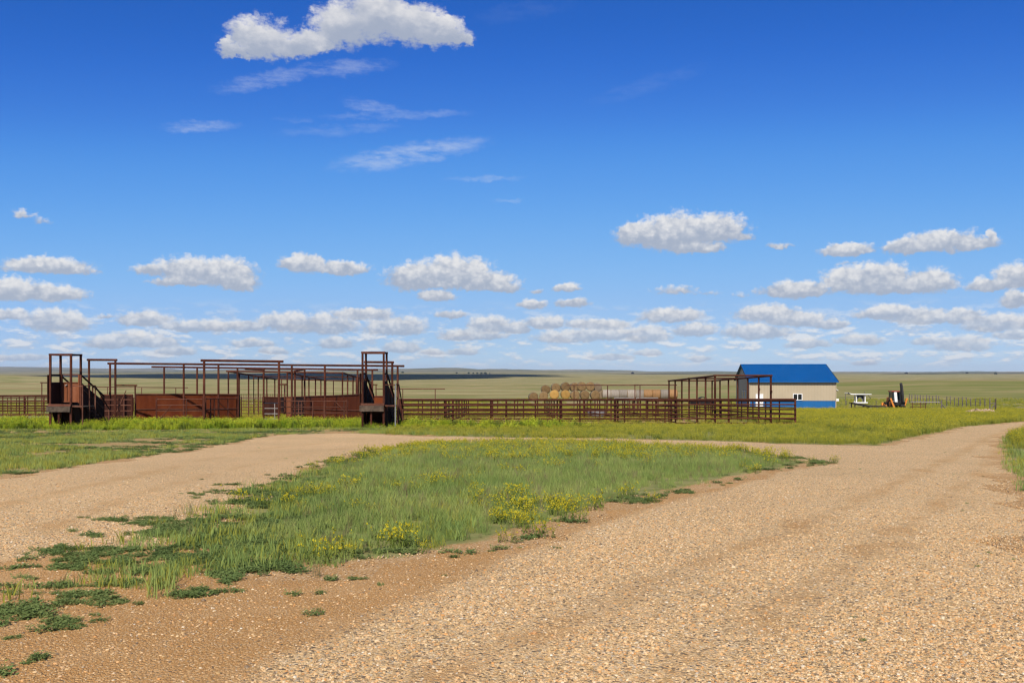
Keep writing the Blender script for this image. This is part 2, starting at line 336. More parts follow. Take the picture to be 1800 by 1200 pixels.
def ground_material():
    m, N, b, o = material('prairie')
    p = world_pos(N); sp = N.n('ShaderNodeSeparateXYZ'); N.l.new(p, sp.inputs[0])
    y = sp.outputs[1]
    px = N.vec('MULTIPLY', p, (1, 1, 0))
    big = N.noise(N.vec('MULTIPLY', px, (0.0042, 0.0080, 0)), 1.0, 5, 0.55)
    mid = N.noise(N.vec('MULTIPLY', px, (0.022, 0.055, 0)), 1.0, 5, 0.6)
    sml = N.noise(px, 0.9, 5, 0.65); tiny = N.noise(px, 14, 3, 0.7)
    green, olive, straw, brown = (0.20, 0.212, 0.075, 1), (0.275, 0.255, 0.112, 1), (0.40, 0.325, 0.165, 1), (0.30, 0.215, 0.105, 1)
    c = N.mix(N.smooth(big, 0.38, 0.62), green, olive)
    c = N.mix(N.smooth(mid, 0.45, 0.62), c, straw)
    c = N.mix(N.math('MULTIPLY', N.smooth(mid, 0.47, 0.34), 0.75), c, (0.155, 0.175, 0.055, 1))
    band = N.noise(N.vec('MULTIPLY', px, (0.0012, 0.011, 0)), 1.0, 3, 0.5)
    c = N.mix(N.math('MULTIPLY', N.smooth(band, 0.50, 0.62), 0.65), c, brown)
    rise = N.math('MULTIPLY', N.smooth(sp.outputs[0], 45.0, 130.0), N.math('MULTIPLY', N.smooth(y, 150.0, 240.0), N.smooth(y, 520.0, 760.0, 1.0, 0.0)))
    c = N.mix(N.math('MULTIPLY', rise, 0.75), c, N.mix(N.smooth(mid, 0.38, 0.62), (0.165, 0.190, 0.052, 1), (0.235, 0.215, 0.080, 1)))
    far = N.smooth(y, 3000.0, 7000.0)
    c = N.mix(far, c, N.mix(N.smooth(N.noise(N.vec('MULTIPLY', px, (0.0011, 0.0022, 0)), 1.0, 5, 0.6), 0.40, 0.60), (0.115, 0.135, 0.085, 1), (0.26, 0.235, 0.15, 1)))
    fine = N.noise(px, 150, 3, 0.7)
    soil = N.mix(fine, (0.30, 0.155, 0.055, 1), (0.52, 0.31, 0.125, 1))
    soil = N.mix(N.math('MULTIPLY', N.smooth(sml, 0.42, 0.72), 0.5), soil, (0.56, 0.38, 0.20, 1))
    vr = N.n('ShaderNodeTexVoronoi', voronoi_dimensions='2D'); N.put(vr.inputs['Vector'], px); vr.inputs['Scale'].default_value = 70
    vs_ = N.n('ShaderNodeSeparateColor'); N.l.new(vr.outputs['Color'], vs_.inputs[0])
    soil = N.mix(N.math('MULTIPLY', N.smooth(vs_.outputs[0], 0.72, 0.85), 0.7), soil, (0.66, 0.50, 0.31, 1))
    soil = N.mix(N.math('MULTIPLY', N.smooth(vs_.outputs[0], 0.22, 0.12), 0.7), soil, (0.20, 0.14, 0.09, 1))
    turf = N.mix(N.smooth(sml, 0.40, 0.62), (0.17, 0.19, 0.062, 1), (0.28, 0.255, 0.105, 1))
    at = N.n('ShaderNodeAttribute', attribute_name='cover')
    cov = N.math('MULTIPLY_ADD', N.math('SUBTRACT', sml, 0.5), 1.1, at.outputs['Fac'])
    nearc = N.mix(N.smooth(cov, 0.35, 0.60), soil, turf)
    c = N.mix(N.smooth(y, 75.0, 125.0), nearc, c)
    v = N.math('MULTIPLY_ADD', tiny, 0.5, 0.75)
    hs = N.n('ShaderNodeHueSaturation'); N.l.new(c, hs.inputs['Color']); N.l.new(v, hs.inputs['Value'])
    N.put(b.inputs['Base Color'], hs.outputs[0]); b.inputs['Roughness'].default_value = 1.0
    b.inputs['Specular IOR Level'].default_value = 0.0
    bump(N, b, N.math('ADD', N.math('MULTIPLY', tiny, 0.3), sml), 0.25, 0.03)
ground_material()
def gravel_material():
    m, N, b, o = material('gravel')
    p = world_pos(N); px = N.vec('MULTIPLY', p, (1, 1, 0))
    def vor(scale, rnd=1.0):
        nd = N.n('ShaderNodeTexVoronoi', voronoi_dimensions='2D'); N.put(nd.inputs['Vector'], px)
        nd.inputs['Scale'].default_value = scale
        s = N.n('ShaderNodeSeparateColor'); N.l.new(nd.outputs['Color'], s.inputs[0])
        return nd.outputs['Distance'], s.outputs[0], s.outputs[1]
    d1, r1, q1 = vor(42); d2, r2, q2 = vor(105)
    stones = [(0.0, (0.075, 0.060, 0.048)), (0.12, (0.20, 0.145, 0.095)), (0.25, (0.43, 0.275, 0.125)), (0.45, (0.57, 0.385, 0.195)), (0.66, (0.67, 0.48, 0.27)),
              (0.80, (0.60, 0.31, 0.115)), (0.88, (0.74, 0.59, 0.38)), (1.0, (0.33, 0.27, 0.21))]
    c1 = N.ramp(r1, stones); c2 = N.ramp(r2, stones)
    sml = N.noise(px, 1.1, 5, 0.6); big = N.noise(px, 0.22, 4, 0.55); fine = N.noise(px, 160, 3, 0.7)
    light = N.mix(N.smooth(q1, 0.35, 0.65), c1, c2)
    light = N.mix(0.08, light, (0.55, 0.37, 0.185, 1))
    brown = N.mix(fine, (0.30, 0.148, 0.052, 1), (0.52, 0.290, 0.110, 1))
    brown = N.mix(N.smooth(q2, 0.72, 0.9), brown, c2)
    brown = N.mix(N.math('MULTIPLY', N.smooth(sml, 0.45, 0.75), 0.45), brown, (0.50, 0.32, 0.16, 1))
    at = N.n('ShaderNodeAttribute', attribute_name='fines')
    f = N.math('MULTIPLY_ADD', N.math('SUBTRACT', sml, 0.5), 0.9, at.outputs['Fac'])
    f = N.math('MULTIPLY_ADD', N.math('SUBTRACT', r1, 0.5), 0.35, f)
    # wheel tracks: long worn lines where fines show through
    rot = N.n('ShaderNodeMapping'); N.l.new(px, rot.inputs[0]); rot.inputs['Rotation'].default_value = (0, 0, R(28))
    rot.inputs['Scale'].default_value = (0.62, 0.045, 1)
    tr = N.noise(rot.outputs[0], 1.0, 4, 0.55)
    f = N.math('ADD', f, N.math('MULTIPLY', N.smooth(tr, 0.52, 0.70), 0.25))
    tk = N.n('ShaderNodeAttribute', attribute_name='track')
    f = N.math('ADD', f, N.math('MULTIPLY', tk.outputs['Fac'], N.math('MULTIPLY_ADD', sml, 0.62, 0.15)))
    col = N.mix(N.smooth(f, 0.30, 0.80), light, brown)
    pk = N.n('ShaderNodeAttribute', attribute_name='pink')
    col = N.mix(N.math('MULTIPLY', pk.outputs['Fac'], 0.35), col, (0.56, 0.375, 0.20, 1))
    hs = N.n('ShaderNodeHueSaturation'); N.l.new(col, hs.inputs['Color'])
    N.l.new(N.math('MULTIPLY_ADD', big, 0.5, 1.04), hs.inputs['Value'])
    N.put(b.inputs['Base Color'], N.mix(1.0, hs.outputs[0], (0.99, 0.985, 0.925, 1), 'MULTIPLY')); b.inputs['Roughness'].default_value = 0.95
    b.inputs['Specular IOR Level'].default_value = 0.08
    h = N.math('ADD', N.math('MULTIPLY', N.math('SUBTRACT', 1.0, d1), 1.0), N.math('MULTIPLY', d2, -0.5))
    bump(N, b, h, 0.8, 0.018)
gravel_material()

# ------------------------------------------------------------------ polygons on the ground (measured on the photograph, laid on the slope)
def poly(pts): return np.array([gp(*p) if len(p) == 2 else p[:2] for p in pts])
def sdist(P, pts):                                                            # signed distance, positive inside
    Q = np.roll(P, -1, axis=0); d = np.full(len(pts), 1e9); inside = np.zeros(len(pts), bool)
    for a, b in zip(P, Q):
        e = b-a; w = pts-a; t = np.clip((w@e)/max(e@e, 1e-9), 0, 1)
        d = np.minimum(d, np.hypot(*(w-t[:, None]*e).T))
        c1 = (a[1] > pts[:, 1]) != (b[1] > pts[:, 1])
        with np.errstate(divide='ignore', invalid='ignore'):
            xs = (b[0]-a[0])*(pts[:, 1]-a[1])/(b[1]-a[1])+a[0]
        inside ^= c1 & (pts[:, 0] < xs)
    return np.where(inside, d, -d)
G3 = lambda x, y: (x, y, 0)
ROAD = poly([G3(-45, 13.5), (-200, 872), (0, 839), (80, 829), (200, 808), (330, 790), (420, 774), (480, 765), (600, 762), (700, 765), (900, 768), (1100, 770), (1300, 776),
             (1440, 781), (1540, 783), (1600, 770), (1700, 748), (1800, 740), G3(70, 112), G3(70, 98), (1800, 757), (1772, 772), (1764, 790), (1775, 815),
             (1808, 860), (1850, 960), (1960, 1100), (2080, 1200), G3(5.5, 2), G3(2, -30), G3(-45, -30)])
ISLAND = poly([(430, 880), (500, 848), (560, 822), (640, 795), (740, 782), (900, 779), (1050, 780), (1200, 788), (1330, 797), (1400, 808), (1432, 815),
               (1390, 822), (1300, 836), (1180, 862), (1060, 888), (960, 918), (900, 942), (790, 968), (700, 982), (610, 985), (560, 1000), (480, 990), (420, 960), (400, 920)])
TAIL = poly([(560, 830), (480, 852), (380, 880), (300, 905), (200, 935), (90, 965), (-60, 1000), (-250, 1050), (-250, 1170), (0, 1095), (150, 1075), (300, 1060), (400, 1048), (500, 1030), (610, 1000), (700, 985), (640, 900)])
BROWN = poly([(1440, 812), (1250, 838), (1060, 882), (900, 935), (700, 978), (500, 1000), (300, 960), (0, 985), (-400, 1060), (-400, 1400), (300, 1400), (420, 1190), (600, 1105), (800, 1020), (950, 950), (1120, 895), (1300, 848)])
def wob(P, x, y, a=0.35, s=1.0):
    return a*(np.sin(x*1.7*s+np.sin(y*1.1*s)*1.3)*0.5+np.sin(y*2.3*s+x*0.6*s)*0.35+np.sin((x+y)*4.1*s)*0.2+np.sin(x*7.3*s-y*5.1*s)*0.12)
TRACKS = [[(560, 1290), (760, 1200), (1000, 1090), (1180, 1010), (1330, 950), (1480, 893), (1600, 840), (1680, 800), (1740, 768), (1800, 748)],
          [(1050, 1290), (1230, 1160), (1400, 1050), (1540, 960), (1650, 885), (1715, 835), (1755, 795), (1800, 752)],
          [(60, 940), (200, 885), (380, 835), (520, 800), (640, 780), (900, 775)], [(-60, 905), (150, 860), (330, 815), (480, 785), (640, 771), (900, 771)]]
def track_at(x, y):
    pts = np.stack([x, y], 1); d = np.full(len(x), 9.0); w = 0.34+0.10*np.sin(x*0.7+y*0.9)
    for T in TRACKS:
        P = np.array([gp(*p) for p in T])
        for a, b in zip(P[:-1], P[1:]):
            e = b-a; t = np.clip(((pts-a)@e)/(e@e), 0, 1); d = np.minimum(d, np.hypot(*((pts-a)-t[:, None]*e).T))
    return np.exp(-(d/w)**2)
def road_sd(x, y):
    pts = np.stack([x, y], 1)
    return np.minimum(sdist(ROAD, pts)+wob(0, x, y, 0.5), -(sdist(ISLAND, pts)+wob(1, x, y, 0.45)))

def mesh_from(name, v, f, mat, attrs=None, smooth=True):
    me = bpy.data.meshes.new(name)
    v = np.asarray(v, np.float32); f = np.asarray(f, np.int32)
    me.vertices.add(len(v)); me.vertices.foreach_set('co', v.ravel())
    k = f.shape[1]
    me.loops.add(f.size); me.loops.foreach_set('vertex_index', f.ravel())
    me.polygons.add(len(f)); me.polygons.foreach_set('loop_start', np.arange(0, f.size, k, dtype=np.int32))
    me.polygons.foreach_set('use_smooth', np.full(len(f), smooth))
    me.update(calc_edges=True); me.validate()
    for an, av in (attrs or {}).items():
        me.attributes.new(an, 'FLOAT', 'POINT').data.foreach_set('value', np.asarray(av, np.float32))
    if mat: me.materials.append(MATS[mat])
    return me
def grid_faces(nr, nc, keep=None):
    i = np.arange(nr-1)[:, None]*nc+np.arange(nc-1)[None, :]
    f = np.stack([i, i+1, i+nc+1, i+nc], -1).reshape(-1, 4)
    return f if keep is None else f[keep.reshape(-1)]
def add(name, me, parent=None, loc=None, rot=None, kind=None, label=None, cat=None, group=None):
    o = bpy.data.objects.new(name, me); C.objects.link(o)
    if parent: o.parent = parent
    if loc is not None: o.location = loc
    if rot is not None: o.rotation_euler = rot
    if kind: o['kind'] = kind
    if label: o['label'] = label
    if cat: o['category'] = cat
    if group: o['group'] = group
    return o
def thing(name, label, cat, loc, rz=0.0, group=None):
    o = add(name, None, None, loc, (0, 0, rz), None, label, cat, group); o.empty_display_size = 0.2
    return o

def cover_near(x, y):                                                         # how much of the soil the turf covers (0 bare .. 1 closed)
    pts = np.stack([x, y], 1)
    isl = sdist(ISLAND, pts); rd = sdist(ROAD, pts)
    c = np.where(rd > 0, _sst(isl, -0.4, 0.8)*0.95, 0.78+0.15*_sst(-rd, 0, 6))
    left = (x < -3) & (y > 15) & (y < 55)
    c = np.where(left & (rd <= 0), 0.44, c)
    pens = ((x > -7) & (x < 17.6) & (y > 63) & (y < 93)) | ((x > -33) & (x < -8) & (y > 62) & (y < 106))
    c = np.where(pens, 0.40, c)
    strip = (x < -21) & (y > 46) & (y < 52)
    c = np.where(strip, 0.30, c)
    return c
def build_ground():
    ys = list(np.arange(-60, 84, 0.6)); s = 0.6
    while ys[-1] < 15000:
        s *= 1.022; ys.append(ys[-1]+s)
    ys = np.array(ys); nc = 221
    u = np.linspace(-1, 1, nc)
    y = np.repeat(ys[:, None], nc, 1); x = u[None, :]*(60+0.85*np.maximum(ys, 0))[:, None]
    xf, yf = x.ravel(), y.ravel()
    z = ground(xf, yf)
    cov = np.ones_like(z); nr = yf < 130
    cov[nr] = cover_near(xf[nr], yf[nr])
    me = mesh_from('ground', np.stack([xf, yf, z], 1), grid_faces(len(ys), nc), 'prairie', {'cover': cov})
    add('ground', me, kind='structure')
    # gravel yard and tracks
    gx = np.arange(-46, 71, 0.25); gy = np.arange(-30, 112, 0.25)
    xx, yy = np.meshgrid(gx, gy); xf, yf = xx.ravel(), yy.ravel()
    sdv = road_sd(xf, yf)
    pts = np.stack([xf, yf], 1)
    bs = sdist(BROWN, pts)
    tail = sdist(TAIL, pts)
    fin = _sst(bs, -0.6, 0.5)*1.05+_sst(-sdv, -0.9, 0.2)*0.35+_sst(tail, -0.2, 1.0)*0.22
    lr = (xf < -1.5) & (yf > 13) & (bs < 0)
    pink = np.where(yf > 13, _sst(-(xf-0.0), -6, 6)*_sst(yf, 12, 20), 0)
    keepv = sdv > -0.05
    kq = (keepv.reshape(xx.shape)[:-1, :-1] & keepv.reshape(xx.shape)[1:, 1:] & keepv.reshape(xx.shape)[1:, :-1] & keepv.reshape(xx.shape)[:-1, 1:])
    f = grid_faces(len(gy), len(gx), kq)
    used = np.unique(f); remap = np.full(len(xf), -1); remap[used] = np.arange(len(used))
    z = ground(xf, yf)+0.012
    cnt = np.bincount(f.ravel(), minlength=len(xf)); z = np.where(cnt < 4, z-0.035, z)         # the border dips into the soil
    me = mesh_from('gravel_road', np.stack([xf, yf, z], 1)[used], remap[f], 'gravel', {'fines': fin[used], 'pink': pink[used], 'track': track_at(xf[used], yf[used])})
    add('gravel_road', me, kind='structure')
build_ground()

# a real cloud high above the plain, out of the picture: its shadow is the dark band on the far prairie
def build_cloud():
    m, N, b, o = material('cloud_white'); N.put(b.inputs['Base Color'], (0.85, 0.85, 0.86, 1)); b.inputs['Roughness'].default_value = 1.0
    alt = 1500.0; k = (alt+6)/sd.z
    bm = bmesh.new()
    def lobe(gx_, gy_, rx, ry, rz):
        mt = Matrix.Translation((gx_+sd.x*k, gy_+sd.y*k, alt))@Matrix.Diagonal((rx, ry, rz, 1))
        bmesh.ops.create_icosphere(bm, subdivisions=3, radius=1.0, matrix=mt)
    for a in SHADOW_LOBES: lobe(*a)
    for v in bm.verts:
        v.co += Vector((math.sin(v.co.y*0.021+v.co.x*0.013)*26, math.sin(v.co.x*0.017)*30, math.sin(v.co.x*0.02+v.co.y*0.02)*20))
    me = bpy.data.meshes.new('cloud'); bm.to_mesh(me); bm.free(); me.materials.append(m)
    add('cloud', me, kind='structure')
SHADOW_LOBES = [(-260, 1930, 190, 400, 110), (-130, 1800, 120, 150, 60), (1250, 4300, 1000, 130, 60), (2300, 4500, 700, 100, 50), (-40, 2350, 170, 230, 90), (-480, 2300, 330, 640, 150), (-950, 2800, 520, 700, 170), (-100, 3000, 250, 500, 90), (-1350, 3300, 450, 650, 150), (-300, 3000, 420, 600, 140), (-700, 3500, 500, 450, 130), (20, 2020, 120, 110, 60)]
build_cloud()
# ------------------------------------------------------------------ mesh helpers
_cyl = {}
def cyl_mesh(mat, sides=10):
    key = (mat, sides)
    if key not in _cyl:
        v, f = [], []
        for i in range(sides):
            a = 2*math.pi*i/sides; v += [(math.cos(a), math.sin(a), 0), (math.cos(a), math.sin(a), 1)]
        me = bpy.data.meshes.new('pipe')
        faces = [(2*i, 2*((i+1) % sides), 2*((i+1) % sides)+1, 2*i+1) for i in range(sides)]
        faces += [tuple(2*i for i in range(sides))[::-1], tuple(2*i+1 for i in range(sides))]
        me.from_pydata(v, [], faces)
        for i, p in enumerate(me.polygons): p.use_smooth = i < sides
        me.materials.append(MATS[mat]); _cyl[key] = me
    return _cyl[key]
_box = {}
def box_mesh(mat):
    if mat not in _box:
        bm = bmesh.new(); bmesh.ops.create_cube(bm, size=1.0)
        me = bpy.data.meshes.new('bar'); bm.to_mesh(me); bm.free(); me.materials.append(MATS[mat]); _box[mat] = me
    return _box[mat]
def pipe(parent, name, a, b, r, mat='rust_pipe', sides=10, ext=0.0):
    """a straight pipe between two points given in the parent's own coordinates"""
    a, b = Vector(a), Vector(b); d = b-a; L = d.length; u = d/L
    o = add(name, cyl_mesh(mat, sides), parent)
    o.rotation_mode = 'QUATERNION'; o.rotation_quaternion = u.to_track_quat('Z', 'Y')
    o.location = a-u*ext; o.scale = (r, r, L+2*ext)
    return o
def bar(parent, name, c, size, mat, rot=(0, 0, 0)):
    o = add(name, box_mesh(mat), parent, c, rot); o.scale = size
    return o
class MB:
    """collects shapes of one part"""
    def __init__(s): s.bm = bmesh.new()
    def box(s, c, size, rot=(0, 0, 0), bev=0.0):
        m = Matrix.Translation(c)@Euler(rot).to_matrix().to_4x4()@Matrix.Diagonal((*size, 1))
        r = bmesh.ops.create_cube(s.bm, size=1.0, matrix=m)
        if bev:
            es = {e for v in r['verts'] for e in v.link_edges}
            bmesh.ops.bevel(s.bm, geom=list(es), offset=bev, segments=2, affect='EDGES', profile=0.5)
        return s
    def tube(s, a, b, r, r2=None, seg=12):
        a, b = Vector(a), Vector(b); d = b-a
        m = Matrix.Translation((a+b)/2)@d.to_track_quat('Z', 'Y').to_matrix().to_4x4()
        bmesh.ops.create_cone(s.bm, cap_ends=True, segments=seg, radius1=r, radius2=r if r2 is None else r2, depth=d.length, matrix=m)
        return s
    def prism(s, pts, axis, lo, hi):
        """outline pts (2D) extruded along axis 0/1/2"""
        def p3(p, t):
            q = [p[0], p[1]]; q.insert(axis, t); return q
        A = [s.bm.verts.new(p3(p, lo)) for p in pts]; B = [s.bm.verts.new(p3(p, hi)) for p in pts]
        n = len(pts)
        s.bm.faces.new(A); s.bm.faces.new(B[::-1])
        for i in range(n): s.bm.faces.new((A[i], B[i], B[(i+1) % n], A[(i+1) % n]))
        return s
    def build(s, name, mat, parent=None, loc=None, rot=None, smooth=False, **kw):
        bmesh.ops.recalc_face_normals(s.bm, faces=s.bm.faces)
        me = bpy.data.meshes.new(name); s.bm.to_mesh(me); s.bm.free()
        if smooth:
            for p in me.polygons: p.use_smooth = True
        me.materials.append(MATS[mat])
        return add(name, me, parent, loc, rot, **kw)

# ------------------------------------------------------------------ the blue roofed shed
def build_shed():
    y0 = 153.0; th = R(-6.0)
    x0 = X(1318, y0); zb = gz(x0+6, y0)+0.05
    W, D, H, RISE, WN = 12.85, 17.5, 4.12, 2.52, 1.12
    root = thing('shed', 'tan metal shed with a blue gabled roof and blue base band', 'shed', (x0, y0, zb), th)
    # local frame: x along the front, y to the back; front wall faces -y
    MB().box((W/2, D/2, -0.30), (W+0.1, D+0.1, 0.60)).build('foundation', 'concrete', root)
    def ribbed(n, L, axis, off, z0, z1, mat, name, gable=False, sgn=-1):
        bm = MB()
        pitch = L/n
        for i in range(n):
            t0 = i*pitch
            top = (lambda t: z1+RISE*(1-abs(t-L/2)/(L/2))) if gable else (lambda t: z1)
            if axis == 'x':
                bm.prism([(t0, z0), (t0+pitch-0.05, z0), (t0+pitch-0.05, top(t0+pitch-0.05)), (t0, top(t0))], 1, off, off+0.06*(-sgn))
                bm.prism([(t0+pitch-0.05, z0), (t0+pitch, z0), (t0+pitch, top(t0+pitch)), (t0+pitch-0.05, top(t0+pitch-0.05))], 1, off-0.045*sgn, off+0.06*(-sgn))
            else:
                bm.prism([(t0, z0), (t0+pitch-0.05, z0), (t0+pitch-0.05, top(t0+pitch-0.05)), (t0, top(t0))], 0, off, off+0.06*(-sgn))
                bm.prism([(t0+pitch-0.05, z0), (t0+pitch, z0), (t0+pitch, top(t0+pitch)), (t0+pitch-0.05, top(t0+pitch-0.05))], 0, off-0.045*sgn, off+0.06*(-sgn))
        bm.build(name, mat, root)
    ribbed(29, W, 'x', 0.0, WN+0.06, H, 'wall_tan', 'front_wall')
    ribbed(29, W, 'x', -0.012, 0.0, WN, 'wall_blue', 'base_band')
    ribbed(38, D, 'y', 0.0, WN+0.06, H, 'wall_tan', 'gable_wall', gable=True)
    ribbed(38, D, 'y', -0.012, 0.0, WN, 'wall_blue', 'base_band')
    ribbed(40, W, 'x', D, 0.0, H, 'wall_tan', 'back_wall', sgn=1)
    ribbed(40, D, 'y', W, 0.0, H, 'wall_tan', 'gable_wall', gable=True, sgn=1)
    for nm, c, s in (('base_trim', (W/2, -0.03, WN+0.03), (W+0.04, 0.05, 0.06)), ('base_trim', (-0.03, D/2, WN+0.03), (0.05, D+0.04, 0.06)),
                     ('corner_trim', (-0.02, -0.02, H/2), (0.10, 0.10, H)), ('corner_trim', (W+0.02, -0.02, H/2), (0.10, 0.10, H))):
        MB().box(c, s).build(nm, 'wall_blue' if nm == 'base_trim' else 'wall_tan', root)
    # roof: two ribbed slopes, ridge cap, eave gutter and rake trim
    ov, ovx = 0.42, 0.32
    pit = math.atan2(RISE, D/2); sl_len = (D/2+ov)/math.cos(pit)
    for sgn, nm in ((1, 'roof'), (-1, 'roof')):
        bm = MB(); n = 46; pw = (W+2*ovx)/n
        for i in range(n):
            x_ = -ovx+i*pw
            bm.box((x_+pw/2, 0, 0), (pw, sl_len, 0.03)); bm.box((x_+pw-0.03, 0, 0.03), (0.05, sl_len, 0.035))
        o = bm.build(nm, 'roof_blue', root)
        cy = (-ov+D/2)/2 if sgn == 1 else D-(-ov+D/2)/2
        o.location = (0, cy, H+0.10+(RISE-ov*math.tan(pit))/2); o.rotation_euler = (pit*sgn, 0, 0)
        if sgn == 1:
            MB().prism([(0.20, -0.07), (-0.20, -0.07), (0, 0.06)], 0, -ovx-0.01, W+ovx+0.01).build('ridge_cap', 'roof_blue', o, (0, sl_len/2, 0.06), (-pit, 0, 0))
    ez = H+0.10-ov*math.tan(pit)
    MB().box((W/2, -ov-0.05, ez-0.05), (W+2*ovx, 0.11, 0.15)).build('eave_gutter', 'roof_blue', root)
    MB().box((W/2, -ov/2-0.03, ez-0.02), (W+2*ovx-0.1, ov-0.06, 0.03)).build('soffit', 'trim_dark', root)
    for x_ in (-ovx-0.02, W+ovx+0.02):
        for s_ in (1, -1):
            a = (x_, -ov if s_ == 1 else D+ov, ez); b = (x_, D/2, H+RISE+0.10)
            c = tuple((p+q)/2 for p, q in zip(a, b))
            MB().box((0, 0, 0), (0.06, sl_len, 0.16)).build('rake_trim', 'trim_dark', root, c, (pit*s_, 0, 0))
    # door, window, gable window, wall lamp, downpipe
    d = MB().box((1.36, -0.09, 1.03), (0.98, 0.06, 2.06), bev=0.01).build('door', 'white_paint', root)
    MB().box((0.95, -0.075, 1.03), (0.14, 0.10, 2.14)).box((1.93, -0.075, 1.03), (0.14, 0.10, 2.14)).box((1.44, -0.075, 2.15), (1.12, 0.10, 0.10)).build('frame', 'white_paint', d)
    MB().tube((1.75, -0.12, 1.0), (1.75, -0.20, 1.0), 0.035).build('handle', 'trim_dark', d)
    wx = 6.55
    w = MB().box((wx+0.61, -0.075, 1.28), (1.40, 0.11, 0.09)).box((wx+0.61, -0.075, 2.21), (1.40, 0.11, 0.09)).box((wx-0.05, -0.075, 1.745), (0.09, 0.11, 0.84)) \
        .box((wx+1.27, -0.075, 1.745), (0.09, 0.11, 0.84)).box((wx+0.61, -0.075, 1.745), (0.11, 0.11, 0.84)).build('window', 'white_paint', root)
    for c in (wx+0.275, wx+0.945): MB().box((c, -0.05, 1.745), (0.56, 0.03, 0.84)).build('pane', 'glass_dark', w)
    for yy in (5.2, 7.6):
        g = MB().box((-0.06, yy, 1.75), (0.08, 0.85, 1.6)).build('window', 'white_paint', root)
        MB().box((-0.075, yy, 1.75), (0.09, 0.62, 1.40)).build('pane', 'glass_dark', g)
    MB().box((1.46, -0.14, 2.95), (0.16, 0.20, 0.26)).build('wall_lamp', 'trim_dark', root)
    # lean-to canopy on the far gable
    r2 = MB().box((W+0.36, 3.1, 2.95), (0.92, 3.0, 0.07), (0, R(34), 0)).build('canopy', 'white_paint', root)
    for yy in (1.75, 4.45): MB().prism([(W+0.06, 2.55), (W+0.62, 2.62), (W+0.06, 3.15)], 1, yy-0.03, yy+0.03).build('bracket', 'trim_dark', r2)
    # air unit on the far side
    MB().box((W+0.48, 2.2, 1.25), (0.80, 0.55, 0.40), bev=0.03).build('vent_box', 'white_paint', root)
    return root
build_shed()

# ------------------------------------------------------------------ pipe fences, gates, overhead frames
def fence(label, A, B, fr, rails, h, rp=0.05, rr=0.036, mat='rust_pipe', group=None, skip_last=False, name='pipe_fence', sag=0.0, post_h=None):
    (xa, ya), (xb, yb) = A, B
    za, zb = gz(xa, ya), gz(xb, yb)
    root = thing(name, label, 'fence', (xa, ya, za), 0, group)
    d = Vector((xb-xa, yb-ya, zb-za))
    ph = post_h or h
    for t in fr:
        x_, y_ = xa+(xb-xa)*t, ya+(yb-ya)*t
        zg = gz(x_, y_)-za
        jx, jy = random.uniform(-.012, .012), random.uniform(-.012, .012)
        pipe(root, 'post', (d.x*t, d.y*t, zg-0.25), (d.x*t+jx, d.y*t+jy, max(zg, d.z*t)+ph+0.02), rp, mat)
    n = max(1, int(d.length//26)+1)
    u = Vector((d.x, d.y, 0)).normalized(); off = Vector((u.y, -u.x, 0))*(rp+rr*0.6)
    if off.y > 0: off = -off
    for i, rh in enumerate(rails):
        r_ = rr*1.55 if i == 0 else rr
        dz = random.uniform(-.02, .02)
        pipe(root, 'rail', Vector((0, 0, rh))+off*(0 if i == 0 else 1), d+Vector((0, 0, rh+dz))+off*(0 if i == 0 else 1), r_, mat)
    return root
def even(n): return [i/(n-1) for i in range(n)]
RAILS6 = [1.60, 1.29, 1.00, 0.71, 0.43, 0.16]
Y1 = 62.0
def frac(pxs, y, xa, xb): return [(X(p, y)-xa)/(xb-xa) for p in pxs]
xa, xb = X(704, Y1), X(1398, Y1)
fence('long rust brown six rail pipe fence right of the right chute, nearest the camera', (xa, Y1), (xb, Y1),
      frac([708, 796, 890, 987, 1081, 1180, 1281, 1398], Y1, xa, xb), RAILS6, 1.60, 0.064, 0.048)
fence('rust pipe fence crossing the pens just behind the long front fence', (X(704, 74), 74), (X(1190, 74), 74), even(10), [1.58, 1.2, 0.85, 0.5, 0.2], 1.6, 0.05, 0.034)
fence('rust pipe fence close behind the long front fence, second in depth', (X(706, 67.5), 67.5), (X(1176, 67.5), 67.5), even(7), [1.58, 1.22, 0.86, 0.5, 0.2], 1.6, 0.05, 0.034)
fence('rust pipe fence halfway back in the right pens, fourth in depth', (X(702, 83), 83), (X(1188, 83), 83), even(13), [1.58, 1.2, 0.8, 0.4], 1.6, 0.046, 0.032)
fence('farthest rust pipe fence of the right pens, below the hay bales', (X(700, 92), 92), (X(1190, 92), 92), even(15), [1.58, 1.15, 0.75, 0.35], 1.6, 0.045, 0.03)
names4 = ['leftmost rust pipe pen divider running away behind the long front fence', 'second rust pipe pen divider from the right chute',
          'third rust pipe pen divider, near the round stock tank', 'rightmost rust pipe pen divider, just left of the open frame']
for lb, xc in zip(names4, (-4.2, 3.0, 6.6, 10.2)):
    fence(lb, (xc, Y1+0.15), (xc, 91.8), even(8), [1.56, 1.18, 0.84, 0.5, 0.2], 1.58, 0.045, 0.032, group='pen dividers')
fence('rust pipe side fence running back from the right end post of the corral', (xb, Y1+0.1), (xb-0.4, 82), even(7), [1.5, 1.1, 0.72, 0.36], 1.55, 0.045, 0.034)
fence('slack lower pipe panel standing between the open frame and the shed', (11.2, 82.2), (xb-0.4, 82.2), even(8), [1.45, 1.0, 0.6, 0.25], 1.5, 0.04, 0.03)
